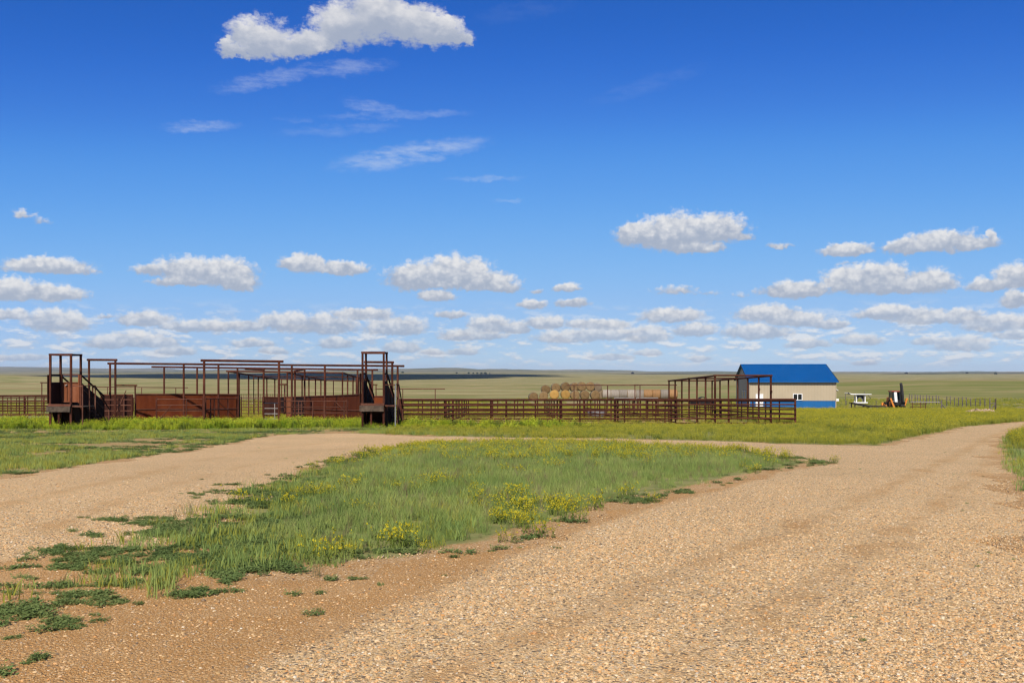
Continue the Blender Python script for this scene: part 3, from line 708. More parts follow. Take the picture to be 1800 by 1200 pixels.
# left pens
YL = 70.0
xl, xr_ = -46.0, X(90, YL)
fence('rust pipe fence left of the left loading chute, at the edge of the picture', (xl, YL), (xr_, YL), frac([-170, -62, 43, 88], YL, xl, xr_), [1.84, 1.50, 1.16, 0.82, 0.50, 0.2], 1.84, 0.056, 0.05)
fence('close set back pipe fence seen through the left corral fence', (-52, 84), (X(150, 84), 84), even(24), [1.85, 1.35, 0.85, 0.4], 1.85, 0.04, 0.03)
fence('distant pipe fence farthest behind the left loading chute', (-60, 102), (X(330, 102), 102), even(30), [1.7, 1.2, 0.7], 1.7, 0.04, 0.028)
fence('pale welded wire panel fence far back between the sorting alleys', (X(395, 118), 118), (X(500, 118), 118), even(26), [2.15, 1.85, 1.6, 1.3, 1.0, 0.7, 0.4], 2.2, 0.022, 0.018, mat='rust_thin')

def header_frame(label, y, x0px, x1px, row0, row1, posts, r=0.072, y1=None, group='overhead pipe frames', mat='rust_pipe', name='overhead_pipe_frame', ext=0.10):
    """a header pipe on posts; both ends measured, depth y (to y1 at the far end)"""
    y1 = y if y1 is None else y1
    A = Vector((X(x0px, y), y, Z(row0, y))); B = Vector((X(x1px, y1), y1, Z(row1, y1)))
    zb = gz(A.x, A.y); base = Vector((A.x, A.y, zb))
    root = thing(name, label, 'pipe frame', base, 0, group)
    pipe(root, 'header', A-base, B-base, r, mat, ext=ext)
    d = B-A
    for p in posts:
        k = (p-CX)/F; den = d.x-k*d.y
        t = (k*A.y-A.x)/den if abs(den) > 1e-6 else p
        t = min(max(t, 0), 1)
        q = A+d*t
        pipe(root, 'post', (q.x-base.x, q.y-base.y, gz(q.x, q.y)-zb-0.3), (q.x-base.x, q.y-base.y, q.z-zb-r*0.4), r*0.95, mat)
    return root
header_frame('tall rust pipe goalpost frame just right of the left loading chute', 62.0, 156, 203, 632.2, 632.5, [156.5, 202.8])
header_frame('longest overhead rust pipe running across the corral from chute to chute', 64.6, 192, 708, 638.6, 643.2, [193.5, 323, 384, 513, 571, 699])
header_frame('tall nearest rust pipe goalpost frame standing in the weeds at the corral middle', 59.0, 356, 495, 633.4, 635.2, [358.8, 490.4], r=0.078)
header_frame('second long overhead rust pipe, lower and farther back, ending left of the right chute', 73.0, 269, 662, 644.7, 649.9, [288.5, 346.5, 417.5, 535.5, 628.5, 654.5])
header_frame('short rust pipe beam angled back from the second overhead pipe to its own post', 74.5, 432, 463.5, 648.3, 650.2, [463.5], y1=69.0)
header_frame('short rust pipe beam slanting up left of the mid alley', 69.0, 518, 533, 652.0, 649.2, [518.5], y1=74.5)
header_frame('third overhead rust pipe across the mid alleys', 86.0, 400, 602, 652.3, 655.4, [401.5, 505.0, 602.5])
header_frame('rust pipe frame receding along the left side of the mid alleys', 86.3, 399, 485, 652.4, 666.6, [420.5, 437, 454, 469, 483], y1=105.0)
header_frame('rust pipe frame receding between the two mid alleys', 86.3, 505.5, 573, 655, 668.6, [531, 543, 554.5, 564, 572.5], y1=105.0)
header_frame('rust pipe frame receding just left of the right loading chute', 86.3, 602.5, 652, 655, 670.6, [611, 620.5, 630, 641, 652], y1=105.0)
header_frame('back overhead rust pipe closing the far end of the alleys', 105.4, 486, 652, 666.2, 670.4, [495, 586, 611, 652], r=0.055)
header_frame('middle cross pipe between the receding alley frames', 95.0, 446, 626, 661.2, 663.0, [446, 626], r=0.05)
header_frame('low dark pipe bracket standing in the far alley', 88.0, 492, 501.5, 675.4, 675.4, [500.5], r=0.07)
header_frame('small dark pipe bracket just right of the right chute', 90.0, 656, 661.5, 675.8, 675.8, [661.0], r=0.05)
header_frame('low header pipe over the entry gate right of the left chute', 63.0, 205.5, 238.2, 677.0, 677.2, [237.6], r=0.05)
thin = 'thin high pipe rails'
header_frame('thin high pipe rail behind the left sorting pen', 78.0, 172, 328, 680, 681.2, [189, 249, 309], r=0.032, group=thin, mat='rust_thin', name='high_pipe_rail')
header_frame('short thin high pipe rail at the left of the left chute', 72.0, 73, 84, 672.2, 672.4, [73.5], r=0.04, group=thin, mat='rust_thin', name='high_pipe_rail')
header_frame('thin high pipe rail just right of the right loading chute', 78.0, 662, 780, 683.2, 683.4, [708, 765], r=0.036, group=thin, mat='rust_thin', name='high_pipe_rail')
header_frame('thin high pipe rail in front of the stacked hay bales', 98.0, 998, 1120, 676.8, 676.8, [1009, 1068, 1116], r=0.05, group=thin, mat='rust_thin', name='high_pipe_rail')
header_frame('thin high pipe rail in front of the bale row, left of the open frame', 96.0, 1116, 1188, 676.4, 676.6, [1125, 1186], r=0.05, group=thin, mat='rust_thin', name='high_pipe_rail')

# open rectangular frame on the right
def open_frame():
    ya, yb = 63.0, 81.5; xL, xR = 12.85, 16.38; h = 3.12
    base = Vector((xL, ya, gz(xL, ya)))
    root = thing('open_pipe_frame', 'open rectangular rust pipe frame on fourteen posts in front of the shed', 'pipe frame', base)
    def top(x_, y_): return Vector((x_, y_, gz(xL, ya)+h-(0.0255*(y_-ya))))-base
    for x_ in (xL, xR):
        for i in range(7):
            y_ = ya+(yb-ya)*i/6
            t = top(x_, y_); pipe(root, 'post', (t.x, t.y, gz(x_, y_)-base.z-0.3), t, 0.062 if i else 0.07)
        pipe(root, 'beam', top(x_, ya), top(x_, yb), 0.062, ext=0.12)
    for y_ in (ya, (ya+yb)/2, yb): pipe(root, 'beam', top(xL, y_)+Vector((0, 0, .02)), top(xR, y_)+Vector((0, 0, .02)), 0.058, ext=0.1)
    for x_ in (xL, xR):
        for rh in (1.5, 1.1, 0.7, 0.35):
            pipe(root, 'rail', top(x_, ya)-Vector((0, 0, h-rh)), top(x_, yb)-Vector((0, 0, h-rh)), 0.036)
    bar(root, 'hinge_block', top(xR, ya)-Vector((0, 0.1, 1.0)), (0.12, 0.1, 0.16), 'rust_dark_shaded')
open_frame()

def sheet_wall(label, pts, h0, h1, mat='rust_sheet', name='sheet_metal_wall', mid=True, group='rusted sheet metal walls', clear=0.05, thick=0.012, cap=0.06):
    """pts: list of (x,y); one sheet panel per segment, cap rail and mid rail"""
    base = Vector((*pts[0], gz(*pts[0])))
    root = thing(name, label, 'wall', base, 0, group); root['kind'] = 'thing'
    n = len(pts)
    for i in range(n-1):
        (ax, ay), (bx, by) = pts[i], pts[i+1]
        ha, hb = h0+(h1-h0)*i/(n-1), h0+(h1-h0)*(i+1)/(n-1)
        u = Vector((bx-ax, by-ay, 0)).normalized(); nrm = Vector((-u.y, u.x, 0))*thick
        gap = u*0.012
        A = Vector((ax, ay, gz(ax, ay)))-base+gap; B = Vector((bx, by, gz(bx, by)))-base-gap
        bm = MB()
        vs = [bm.bm.verts.new(p) for p in (A+Vector((0, 0, clear))-nrm, B+Vector((0, 0, clear))-nrm, B+Vector((0, 0, hb))-nrm, A+Vector((0, 0, ha))-nrm,
                                           A+Vector((0, 0, clear))+nrm, B+Vector((0, 0, clear))+nrm, B+Vector((0, 0, hb))+nrm, A+Vector((0, 0, ha))+nrm)]
        for f in ((0, 1, 2, 3), (7, 6, 5, 4), (0, 4, 5, 1), (1, 5, 6, 2), (2, 6, 7, 3), (3, 7, 4, 0)): bm.bm.faces.new([vs[k] for k in f])
        bm.build('panel', mat, root)
        A0, B0 = A-gap, B+gap
        pipe(root, 'cap_rail', A0+Vector((0, 0, ha)), B0+Vector((0, 0, hb)), cap, 'rust_pipe', ext=0.01)
        if mid:
            off = Vector((0, -0.06, 0))
            pipe(root, 'mid_rail', A0+Vector((0, 0, ha*0.49))+off, B0+Vector((0, 0, hb*0.49))+off, 0.034, 'rust_thin')
        pipe(root, 'post', A0-Vector((0, 0, .2)), A0+Vector((0, 0, ha)), cap*0.9, 'rust_pipe')
    pipe(root, 'post', B0-Vector((0, 0, .2)), B0+Vector((0, 0, hb)), cap*0.9, 'rust_pipe')
    return root
PX = lambda p, y: (X(p, y), y)
sheet_wall('long rusted sheet metal wall behind the gate in the left half of the corral', [PX(238, 66), PX(323, 67.3), PX(384, 69), PX(419, 70.5)], 1.95, 1.92)
sheet_wall('short dark rusted sheet wall running back from the end of the long left sheet wall', [PX(419.5, 70.7), (X(421, 75), 75)], 1.90, 1.90, 'rust_dark_shaded', mid=False)
sheet_wall('rusted sheet metal wall left of the right loading chute, curving away', [PX(537, 76), PX(572, 70.0), PX(605, 65.5), PX(635, 62)], 1.80, 1.96)
sheet_wall('shade-darkened rusted sheet wall receding between the two alleys', [PX(494, 92), PX(537, 76.2)], 1.78, 1.80, 'rust_dark_shaded', mid=False)  # faces right: its shade is put into the sheet colour
sheet_wall('dark rusted sheet panel behind the pale barred gate in the mid alley', [PX(463, 80), PX(492, 80)], 1.78, 1.75, 'rust_dark_shaded', mid=False)
sheet_wall('small orange rusted sheet panel in the mid alley', [PX(503, 74), PX(512, 74)], 1.75, 1.72, 'rust_orange', mid=False, cap=0.04)
sheet_wall('rusted sheet panel seen through the right loading chute', [PX(652, 68), PX(690, 68)], 1.85, 1.85)
sheet_wall('dark rusted sheet wall behind the entry gate right of the left chute', [PX(178, 67), PX(233, 66.5)], 1.92, 1.92, 'rust_dark_shaded', mid=False)

def gate(label, A, B, rails, verts, r=0.03, diag=None, mat='rust_thin', group='pipe gates', bottom=0.2, end_r=None):
    base = Vector((*A, gz(*A)))
    root = thing('pipe_gate', label, 'gate', base, 0, group)
    d = Vector((B[0]-A[0], B[1]-A[1], gz(*B)-base.z))
    up = lambda t, h: d*t+Vector((0, 0, h))
    for rh in rails: pipe(root, 'rail', up(0, rh), up(1, rh), r, mat)
    for t in verts: pipe(root, 'upright', up(t, bottom)-Vector((0, 0.02, 0)), up(t, rails[0]+0.01)-Vector((0, 0.02, 0)), r*1.05, mat)
    for (t0, h0, t1, h1) in (diag or []): pipe(root, 'brace', up(t0, h0)-Vector((0, .05, 0)), up(t1, h1)-Vector((0, .05, 0)), r*0.8, mat)
    er = end_r or r*1.7
    for t in (0, 1): pipe(root, 'hinge_post', up(t, -0.25), up(t, rails[0]+0.12), er, 'rust_pipe')
    return root
def tf(pxs, a, b): return [(p-a)/(b-a) for p in pxs]
gate('four rail rust pipe gate in front of the long left sheet wall', PX(275, 61), PX(357, 61), [1.65, 1.29, 0.94, 0.56, 0.2], tf([328], 275, 357), diag=[(0.02, 0.2, 0.32, 1.25)])
gate('rust pipe gate with many uprights right of the tall nearest goalpost', PX(361, 61.5), PX(417, 66.0), [1.66, 0.98, 0.30], tf([370, 376, 383, 400], 361, 417), r=0.036, diag=[(0.38, 1.5, 0.98, 0.35)])
gate('rust pipe gate with latch in front of the curving sheet wall', PX(491, 60), PX(610, 60), [1.53, 1.18, 0.83, 0.46], tf([550, 570, 605], 491, 610), diag=[(0.83, 1.5, 0.97, 0.9)])
gate('entry gate just right of the left loading chute', PX(183, 62.5), PX(232, 62.5), [1.62, 1.27, 0.92, 0.56, 0.22], tf([218], 183, 232), r=0.032, diag=[(0.46, 0.85, 0.80, 2.2)])
gate('pale barred gate at the corral middle, between goalpost and angled beam', PX(464, 62), PX(490, 62), [1.40, 1.07, 0.74, 0.42], tf([483], 464, 490), mat='pale_steel', r=0.026)
gate('see-through rail gate in the far left alley', PX(424, 82), PX(462, 82), [1.7, 1.45, 1.2, 0.95, 0.7, 0.45, 0.2], tf([437, 447, 455], 424, 462), r=0.03)
gate('crowd gate of close rails in the mid alley', PX(513, 71), PX(536, 71), [1.5, 1.2, 0.9, 0.6, 0.3], tf([519, 525, 530], 513, 536), r=0.03)

# ------------------------------------------------------------------ loading chutes
def chute(label, x0, y0, right_white=False, open_gate=True):
    zb = gz(x0+0.6, y0)
    root = thing('loading_chute', label, 'loading chute', (x0, y0, zb), 0, 'loading chutes')
    W, DD, HT, DK, RL = 1.14, 1.25, 4.06, 1.28, 3.1
    r = 0.055
    for x_ in (0, W):
        for y_ in (0, DD):
            bar(root, 'post', (x_, y_, HT/2-0.12), (0.105, 0.105, HT+0.24), 'rust_pipe')
    for y_, dz in ((0, 0), (DD, 0)):
        bar(root, 'header', (W/2, y_, HT+0.055+dz), (W+0.14, 0.11, 0.11), 'rust_pipe')
    for x_ in (0, W): bar(root, 'header', (x_, DD/2, HT+0.05), (0.10, DD-0.12, 0.10), 'rust_pipe')
    # deck planks and bumper
    for i in range(5): bar(root, 'deck_plank', (W/2, 0.14+0.245*i, DK-0.03), (W-0.02, 0.225, 0.055), 'weathered_wood')
    bar(root, 'bumper', (W/2-0.06, -0.125, DK-0.17), (W+0.16, 0.13, 0.31), 'grey_wood' if not right_white else 'weathered_wood')
    bar(root, 'bumper_plate', (W/2, -0.11, DK+0.05), (W+0.1, 0.12, 0.12), 'rust_thin')
    bar(root, 'deck_leg', (W*0.40, 0.05, (DK-0.1)/2-0.1), (0.10, 0.10, DK-0.1+0.2), 'rust_pipe')
    # side sheets of the box and the ramp with skirts down to the ground
    for side, x_ in (('l', -0.02), ('r', W+0.02)):
        if side == 'l' or right_white:
            MB().box((x_, DD/2, DK+0.66), (0.014, DD-0.11, 1.30)).build('side_sheet', 'rust_dark_shaded', root)
            bar(root, 'side_rail', (x_, DD/2, DK+1.70), (0.09, DD-0.1, 0.10), 'rust_dark_shaded')
        MB().prism([(DD-0.05, DK+1.30), (DD+RL, 1.42), (DD+RL, 0.04), (DD-0.25, 0.04), (0.55, 0.42), (0.10, DK-0.16), (DD-0.05, DK-0.16)], 0, x_-0.007, x_+0.007).build('ramp_wall', 'rust_dark_shaded', root)  # shade on the ramp sides is painted in with the darker rust
        pipe(root, 'ramp_rail', (x_, DD, DK+1.70), (x_, DD+RL, 1.75), 0.05, 'rust_dark_shaded')
        pipe(root, 'ramp_rail', (x_, DD, DK+1.0), (x_, DD+RL, 0.95), 0.03, 'rust_thin')
        pipe(root, 'ramp_post', (x_, DD+RL, -0.2), (x_, DD+RL, 1.80), 0.05, 'rust_pipe')
        pipe(root, 'ramp_post', (x_, DD+RL*0.5, 0), (x_, DD+RL*0.5, 2.34), 0.04, 'rust_pipe')
    fl = MB().prism([(DD-0.02, DK), (DD+RL, 0.06), (DD+RL, 0.0), (DD-0.02, DK-0.06)], 0, 0.0, W).build('ramp_floor', 'weathered_wood', root)
    for i in range(8):
        t = (i+0.5)/8; bar(fl, 'cleat', (W/2, DD+RL*t, DK-(DK-0.06)*t+0.03), (W-0.06, 0.06, 0.05), 'weathered_wood', (math.atan2(-(DK-0.06), RL), 0, 0))
    # skirt under the deck, behind the bumper
    MB().prism([(DD-0.1, DK-0.10), (DD+0.55, 0.1), (DD+0.6, 0.1), (DD-0.05, DK-0.10)], 0, 0.05, W-0.05).build('under_sheet', 'rust_dark_shaded', root)
    # end gate at the back of the deck: framed sheet
    if not right_white:
        g = MB().box((W/2+0.02, DD-0.02, DK+0.74), (W-0.16, 0.014, 1.08)).build('end_gate', 'rust_orange', root)
        for c, s in (((0.11, DD-0.05, DK+0.94), (0.06, 0.05, 1.62)), ((W-0.09, DD-0.05, DK+0.94), (0.06, 0.05, 1.62)), ((W/2, DD-0.05, DK+1.73), (W-0.14, 0.05, 0.06)),
                     ((W/2, DD-0.05, DK+1.28), (W-0.26, 0.05, 0.06)), ((W/2, DD-0.05, DK+0.20), (W-0.26, 0.05, 0.06)), ((W*0.34, DD-0.045, DK+0.74), (0.05, 0.04, 1.02))):
            bar(g, 'gate_frame', c, s, 'rust_orange')
        MB().tube((0.42, DD-0.10, DK+1.16), (0.30, DD-0.10, DK+1.10), 0.035).build('latch', 'pale_steel', g)
    # swung-open truck gate on the left
    if open_gate:
        og = MB().box((-0.14, 0.14, DK+0.92), (0.05, 0.36, 1.60)).build('truck_gate', 'rust_dark_shaded', root)
    # catwalk with steps on the right
    xo = W+0.62
    bar(root, 'catwalk_deck', ((W+xo)/2+0.02, 0.95, DK-0.05), (0.54, 1.5, 0.05), 'weathered_wood')
    pc = 'galvanised' if right_white else 'rust_thin'
    for i, (yy, hh, m_) in enumerate(((0.05, DK+1.16, pc), (0.95, DK+1.20, 'rust_thin'), (1.72, DK+1.10, 'rust_thin'))):
        pipe(root, 'catwalk_post', (xo, yy, -0.2), (xo, yy, hh), 0.036, m_)
    bar(root, 'catwalk_rail', ((W+xo)/2, 0.03, DK+1.10), (0.62, 0.05, 0.055), 'rust_thin')
    bar(root, 'catwalk_rail', ((W+xo)/2, 0.03, DK-0.02), (0.62, 0.06, 0.075), 'rust_thin')
    pipe(root, 'catwalk_rail', (xo, 0.05, DK+1.12), (xo, 1.72, DK+1.10), 0.03, 'rust_thin')
    pipe(root, 'stair_rail', (xo, 1.72, DK+1.08), (xo, 3.7, 0.95), 0.034, 'rust_dark_shaded')
    for xs in (W+0.10, xo): MB().prism([(1.70, DK-0.02), (1.70, DK-0.22), (3.5, 0.0), (3.75, 0.0)], 0, xs-0.02, xs+0.02).build('stair_stringer', 'rust_dark_shaded', root)
    for i in range(6):
        t = (i+0.6)/6.2; bar(root, 'stair_tread', ((W+0.1+xo)/2, 1.72+1.95*t, DK-0.08-(DK-0.05)*t), (0.50, 0.24, 0.04), 'rust_thin')
    pipe(root, 'stair_post', (xo, 3.65, -0.2), (xo, 3.65, 1.0), 0.034, 'rust_thin')
    return root
chute('rusty loading chute with wooden bumper and orange end gate at the far left', X(88.5, 55), 55.0)
chute('rusty loading chute with shade-darkened ramp sides and one pale leg, at the corral middle', X(637.3, 53.6), 53.6, right_white=True, open_gate=True)
header_frame('pipe frame wrapped round the right loading chute, wider than the chute', 58.2, 643, 689.5, 636.2, 636.6, [643.5, 689.5], r=0.07)

# ------------------------------------------------------------------ hay bales
def hay_material(name, end_lo, end_hi, side_c, wrap=0.5):
    m, N, b, o = material(name)
    co = obj_co(N); sp = N.n('ShaderNodeSeparateXYZ'); N.l.new(co, sp.inputs[0])
    rr = N.math('SQRT', N.math('ADD', N.math('MULTIPLY', sp.outputs[0], sp.outputs[0]), N.math('MULTIPLY', sp.outputs[2], sp.outputs[2])))
    an = N.math('ARCTAN2', sp.outputs[2], sp.outputs[0])
    n = N.noise(co, 3.2, 5, 0.65); n2 = N.noise(co, 19, 4, 0.7)
    oi = N.n('ShaderNodeObjectInfo')
    ring = N.math('SINE', N.math('ADD', N.math('MULTIPLY_ADD', rr, 42.0, an), N.math('MULTIPLY', n, 9.0)))
    f = N.math('ADD', N.math('MULTIPLY', ring, 0.13), N.math('MULTIPLY_ADD', n2, 0.7, N.math('MULTIPLY', n, 0.4)))
    end = N.mix(N.smooth(f, 0.25, 0.85), (*end_lo, 1), (*end_hi, 1))
    bands = N.noise(N.vec('MULTIPLY', co, (0.6, 9.0, 0.6)), 1.6, 4, 0.6)
    side = N.mix(N.smooth(N.math('ADD', bands, N.math('MULTIPLY', n2, 0.3)), 0.45, 0.85), tuple(v*0.72 for v in side_c)+(1,), (*side_c, 1))
    g = N.n('ShaderNodeNewGeometry')
    vt = N.n('ShaderNodeVectorTransform', vector_type='NORMAL', convert_from='WORLD', convert_to='OBJECT'); N.l.new(g.outputs['True Normal'], vt.inputs[0])
    sn = N.n('ShaderNodeSeparateXYZ'); N.l.new(vt.outputs[0], sn.inputs[0])
    is_end = N.smooth(N.math('ABSOLUTE', sn.outputs[1]), 0.55, 0.8)
    col = N.mix(is_end, side, end)
    hs = N.n('ShaderNodeHueSaturation'); N.l.new(col, hs.inputs['Color']); N.l.new(N.math('MULTIPLY_ADD', oi.outputs['Random'], 0.45, 0.78), hs.inputs['Value'])
    N.put(b.inputs['Base Color'], hs.outputs[0]); b.inputs['Roughness'].default_value = 1.0; b.inputs['Specular IOR Level'].default_value = 0.0
    bump(N, b, N.math('ADD', n2, N.math('MULTIPLY', ring, 0.3)), 0.8, 0.05)
hay_material('hay_old', (0.085, 0.052, 0.024), (0.27, 0.175, 0.080), (0.23, 0.19, 0.135))
hay_material('hay_fresh', (0.24, 0.13, 0.035), (0.47, 0.285, 0.085), (0.42, 0.28, 0.12))
hay_material('hay_grey', (0.17, 0.12, 0.08), (0.31, 0.23, 0.14), (0.30, 0.255, 0.205))
hay_material('hay_rusty', (0.24, 0.125, 0.045), (0.36, 0.20, 0.08), (0.31, 0.175, 0.08))
def bale_mesh(mat, seed):
    rs = random.Random(seed); seg, L, Rr = 28, 1.5, 0.80
    rings = [(-L/2, 0.0), (-L/2-0.02, 0.25), (-L/2+0.0, 0.5), (-L/2+0.03, 0.70), (-L/2+0.10, 0.785), (-L/4, Rr), (0, Rr*1.01), (L/4, Rr), (L/2-0.10, 0.785), (L/2-0.03, 0.70), (L/2, 0.5), (L/2+0.02, 0.25), (L/2, 0.0)]
    ph = [rs.uniform(0, 6.28) for _ in range(6)]
    v, f = [], []
    for (yy, r_) in rings:
        for i in range(seg):
            a = 2*math.pi*i/seg
            k = 1+0.022*math.sin(3*a+ph[0])+0.015*math.sin(5*a+ph[1]+yy)+0.012*rs.uniform(-1, 1)
            sq = 1-0.05*max(0, -math.sin(a))
            v.append((r_*k*math.cos(a), yy+0.02*rs.uniform(-1, 1)*(r_ > 0.1), r_*k*math.sin(a)*sq))
    for j in range(len(rings)-1):
        for i in range(seg): f.append((j*seg+i, j*seg+(i+1) % seg, (j+1)*seg+(i+1) % seg, (j+1)*seg+i))
    me = bpy.data.meshes.new('bale'); me.from_pydata(v, [], f); me.validate()
    for p in me.polygons: p.use_smooth = True
    me.materials.append(MATS[mat]); return me
BM = {k: [bale_mesh(k, i*7+j) for j in range(3)] for i, k in enumerate(('hay_old', 'hay_fresh', 'hay_grey', 'hay_rusty'))}
YB = 168.0
def bale(px, row, y, kind, label, group, side=False, k=0, roll=0.0):
    x_ = X(px, y); z_ = Z(row, y)
    add('hay_bale', BM[kind][k % 3], None, (x_, y, z_), (random.uniform(-.02, .02), roll, R(90)+random.uniform(-.05, .05) if side else random.uniform(-.08, .12)),
        None, label, 'hay bale', group)
bg1 = 'stacked round hay bales'
ends = [(937.5, 697.5, 'hay_old', 'leftmost round hay bale on the ground, half hidden by the fence'), (955.5, 696.3, 'hay_old', 'round hay bale on the ground, second from the left end of the stack'),
        (974.5, 693.2, 'hay_fresh', 'bright yellow straw bale, left one of the two'), (993.8, 693.2, 'hay_fresh', 'bright yellow straw bale, right one of the two'),
        (1010.5, 694.2, 'hay_old', 'brown hay bale on the ground just right of the bright straw bales'), (1027.5, 694.0, 'hay_old', 'brown hay bale on the ground, second from the right end of the stack'),
        (1045.5, 694.0, 'hay_old', 'brown hay bale on the ground at the right end of the stack')]
for i, (px, row, k, lb) in enumerate(ends): bale(px, row, YB, k, lb, bg1, False, i, i*1.3)
ups = [(959.0, 684.6, 'leftmost round hay bale of the upper layer'), (976.5, 681.6, 'upper layer hay bale above the left bright straw bale'), (993.5, 679.8, 'upper layer hay bale above the right bright straw bale'),
       (1009.5, 680.0, 'upper layer hay bale, third from the right'), (1022.0, 679.0, 'upper layer hay bale, second from the right'), (1038.0, 679.0, 'rightmost hay bale of the upper layer')]
for i, (px, row, lb) in enumerate(ups): bale(px, row, YB+0.3+0.25*(i % 2), 'hay_old', lb, bg1, False, i+1, i*0.9)
bale(1049.5, 681.5, YB+2.6, 'hay_grey', 'grey hay bale peeping out behind the right end of the upper layer', bg1, False, 2)
bale(1058.0, 694.0, YB+2.6, 'hay_grey', 'grey hay bale standing behind the right end of the stack', bg1, False, 1)
kinds = ['hay_grey', 'hay_grey', 'hay_grey', 'hay_grey', 'hay_grey', 'hay_rusty', 'hay_rusty', 'hay_grey', 'hay_rusty']
words = ['first', 'second', 'third', 'fourth', 'fifth', 'sixth', 'seventh', 'eighth', 'ninth']
for i, k in enumerate(kinds):
    px = 1066+i*14.6
    bale(px, 692.8+0.25*math.sin(i*2.1), YB+0.2*math.sin(i*3.3), k, f'{words[i]} bale from the left in the long {"rusty orange" if k == "hay_rusty" else "pale grey"} row lying side on', 'row of bales lying side on', True, i, i*0.7)

# ------------------------------------------------------------------ small yard things
def stock_tank():
    y = 86.0; x_ = X(1049, y); zb = gz(x_, y)
    root = thing('stock_tank', 'round galvanised stock water tank behind the corral fence', 'water tank', (x_, y, zb))
    bm = bmesh.new(); seg = 32; prof = [(0.0, 0.12), (0.70, 0.12), (0.74, 0.58), (0.80, 0.60), (0.80, 0.56), (0.78, 0.40), (0.80, 0.38), (0.78, 0.2), (0.78, 0.0)]
    vs = [[bm.verts.new((r*math.cos(2*math.pi*i/seg), r*math.sin(2*math.pi*i/seg), z)) for i in range(seg)] for r, z in prof if r > 0]
    for j in range(len(vs)-1):
        for i in range(seg): bm.faces.new((vs[j][i], vs[j][(i+1) % seg], vs[j+1][(i+1) % seg], vs[j+1][i]))
    bm.faces.new(vs[0]); bmesh.ops.recalc_face_normals(bm, faces=bm.faces)
    me = bpy.data.meshes.new('basin'); bm.to_mesh(me); bm.free(); me.materials.append(MATS['galvanised'])
    add('basin', me, root)
    MB().tube((0, 0, 0.44), (0, 0, 0.47), 0.745, seg=32).build('water', 'glass_dark', root)
stock_tank()
def feed_bunk(px0, px1, label):
    y = 122.0; xa, xb = X(px0, y), X(px1, y); zb = gz(xa, y)
    root = thing('feed_bunk', label, 'feed bunk', (xa, y, zb), 0, 'feed bunks in front of the bales'); L = xb-xa
    h = Z(699.0, y)-zb
    MB().prism([(-0.35, h), (-0.22, h-0.4), (0.22, h-0.4), (0.35, h), (0.30, h), (0.19, h-0.34), (-0.19, h-0.34), (-0.30, h)], 0, 0, L).build('trough', 'pale_steel', root)
    pipe(root, 'rim', (0, -0.36, h), (L, -0.36, h), 0.06, 'pale_steel')
    for t in (0.08, 0.5, 0.92):
        bar(root, 'leg', (L*t, -0.2, (h-0.3)/2-0.05), (0.08, 0.08, h-0.3+0.2), 'rust_pipe'); bar(root, 'leg', (L*t, 0.2, (h-0.3)/2-0.05), (0.08, 0.08, h-0.3+0.2), 'rust_pipe')
feed_bunk(1080, 1115, 'long pale feed bunk in front of the bale row, left one'); feed_bunk(1119, 1156, 'long pale feed bunk in front of the bale row, right one')
def tyre_feeder():
    y = 100.0; x_ = X(1235, y); zb = gz(x_, y)
    root = thing('mineral_feeder', 'dark hooded mineral feeder seen through the open pipe frame', 'feeder', (x_, y, zb))
    bm = bmesh.new(); S, s = 28, 10
    vs = [[bm.verts.new(((0.95+0.30*math.cos(2*math.pi*j/s))*math.cos(2*math.pi*i/S), (0.95+0.30*math.cos(2*math.pi*j/s))*math.sin(2*math.pi*i/S), 1.22+0.26*math.sin(2*math.pi*j/s))) for j in range(s)] for i in range(S)]
    for i in range(S):
        for j in range(s): bm.faces.new((vs[i][j], vs[(i+1) % S][j], vs[(i+1) % S][(j+1) % s], vs[i][(j+1) % s]))
    me = bpy.data.meshes.new('tyre'); bm.to_mesh(me); bm.free(); me.materials.append(MATS['black_rubber'])
    for p in me.polygons: p.use_smooth = True
    add('tyre', me, root)
    MB().tube((0, 0, 1.0), (0, 0, 1.16), 1.0, seg=28).build('base_tray', 'black_steel', root)
    for a in (0.6, 2.7, 4.8): pipe(root, 'leg', (0.8*math.cos(a), 0.8*math.sin(a), -0.1), (0.8*math.cos(a), 0.8*math.sin(a), 1.05), 0.06, 'black_steel')
    b = MB()
    pts = [(math.cos(math.pi*i/12)*0.52, 1.36+math.sin(math.pi*i/12)*0.46) for i in range(13)]
    b.prism(pts+[(p[0]*0.86, 1.36+(p[1]-1.36)*0.86) for p in pts[::-1]], 1, -0.45, 0.45).build('hood', 'black_rubber', root)
tyre_feeder()

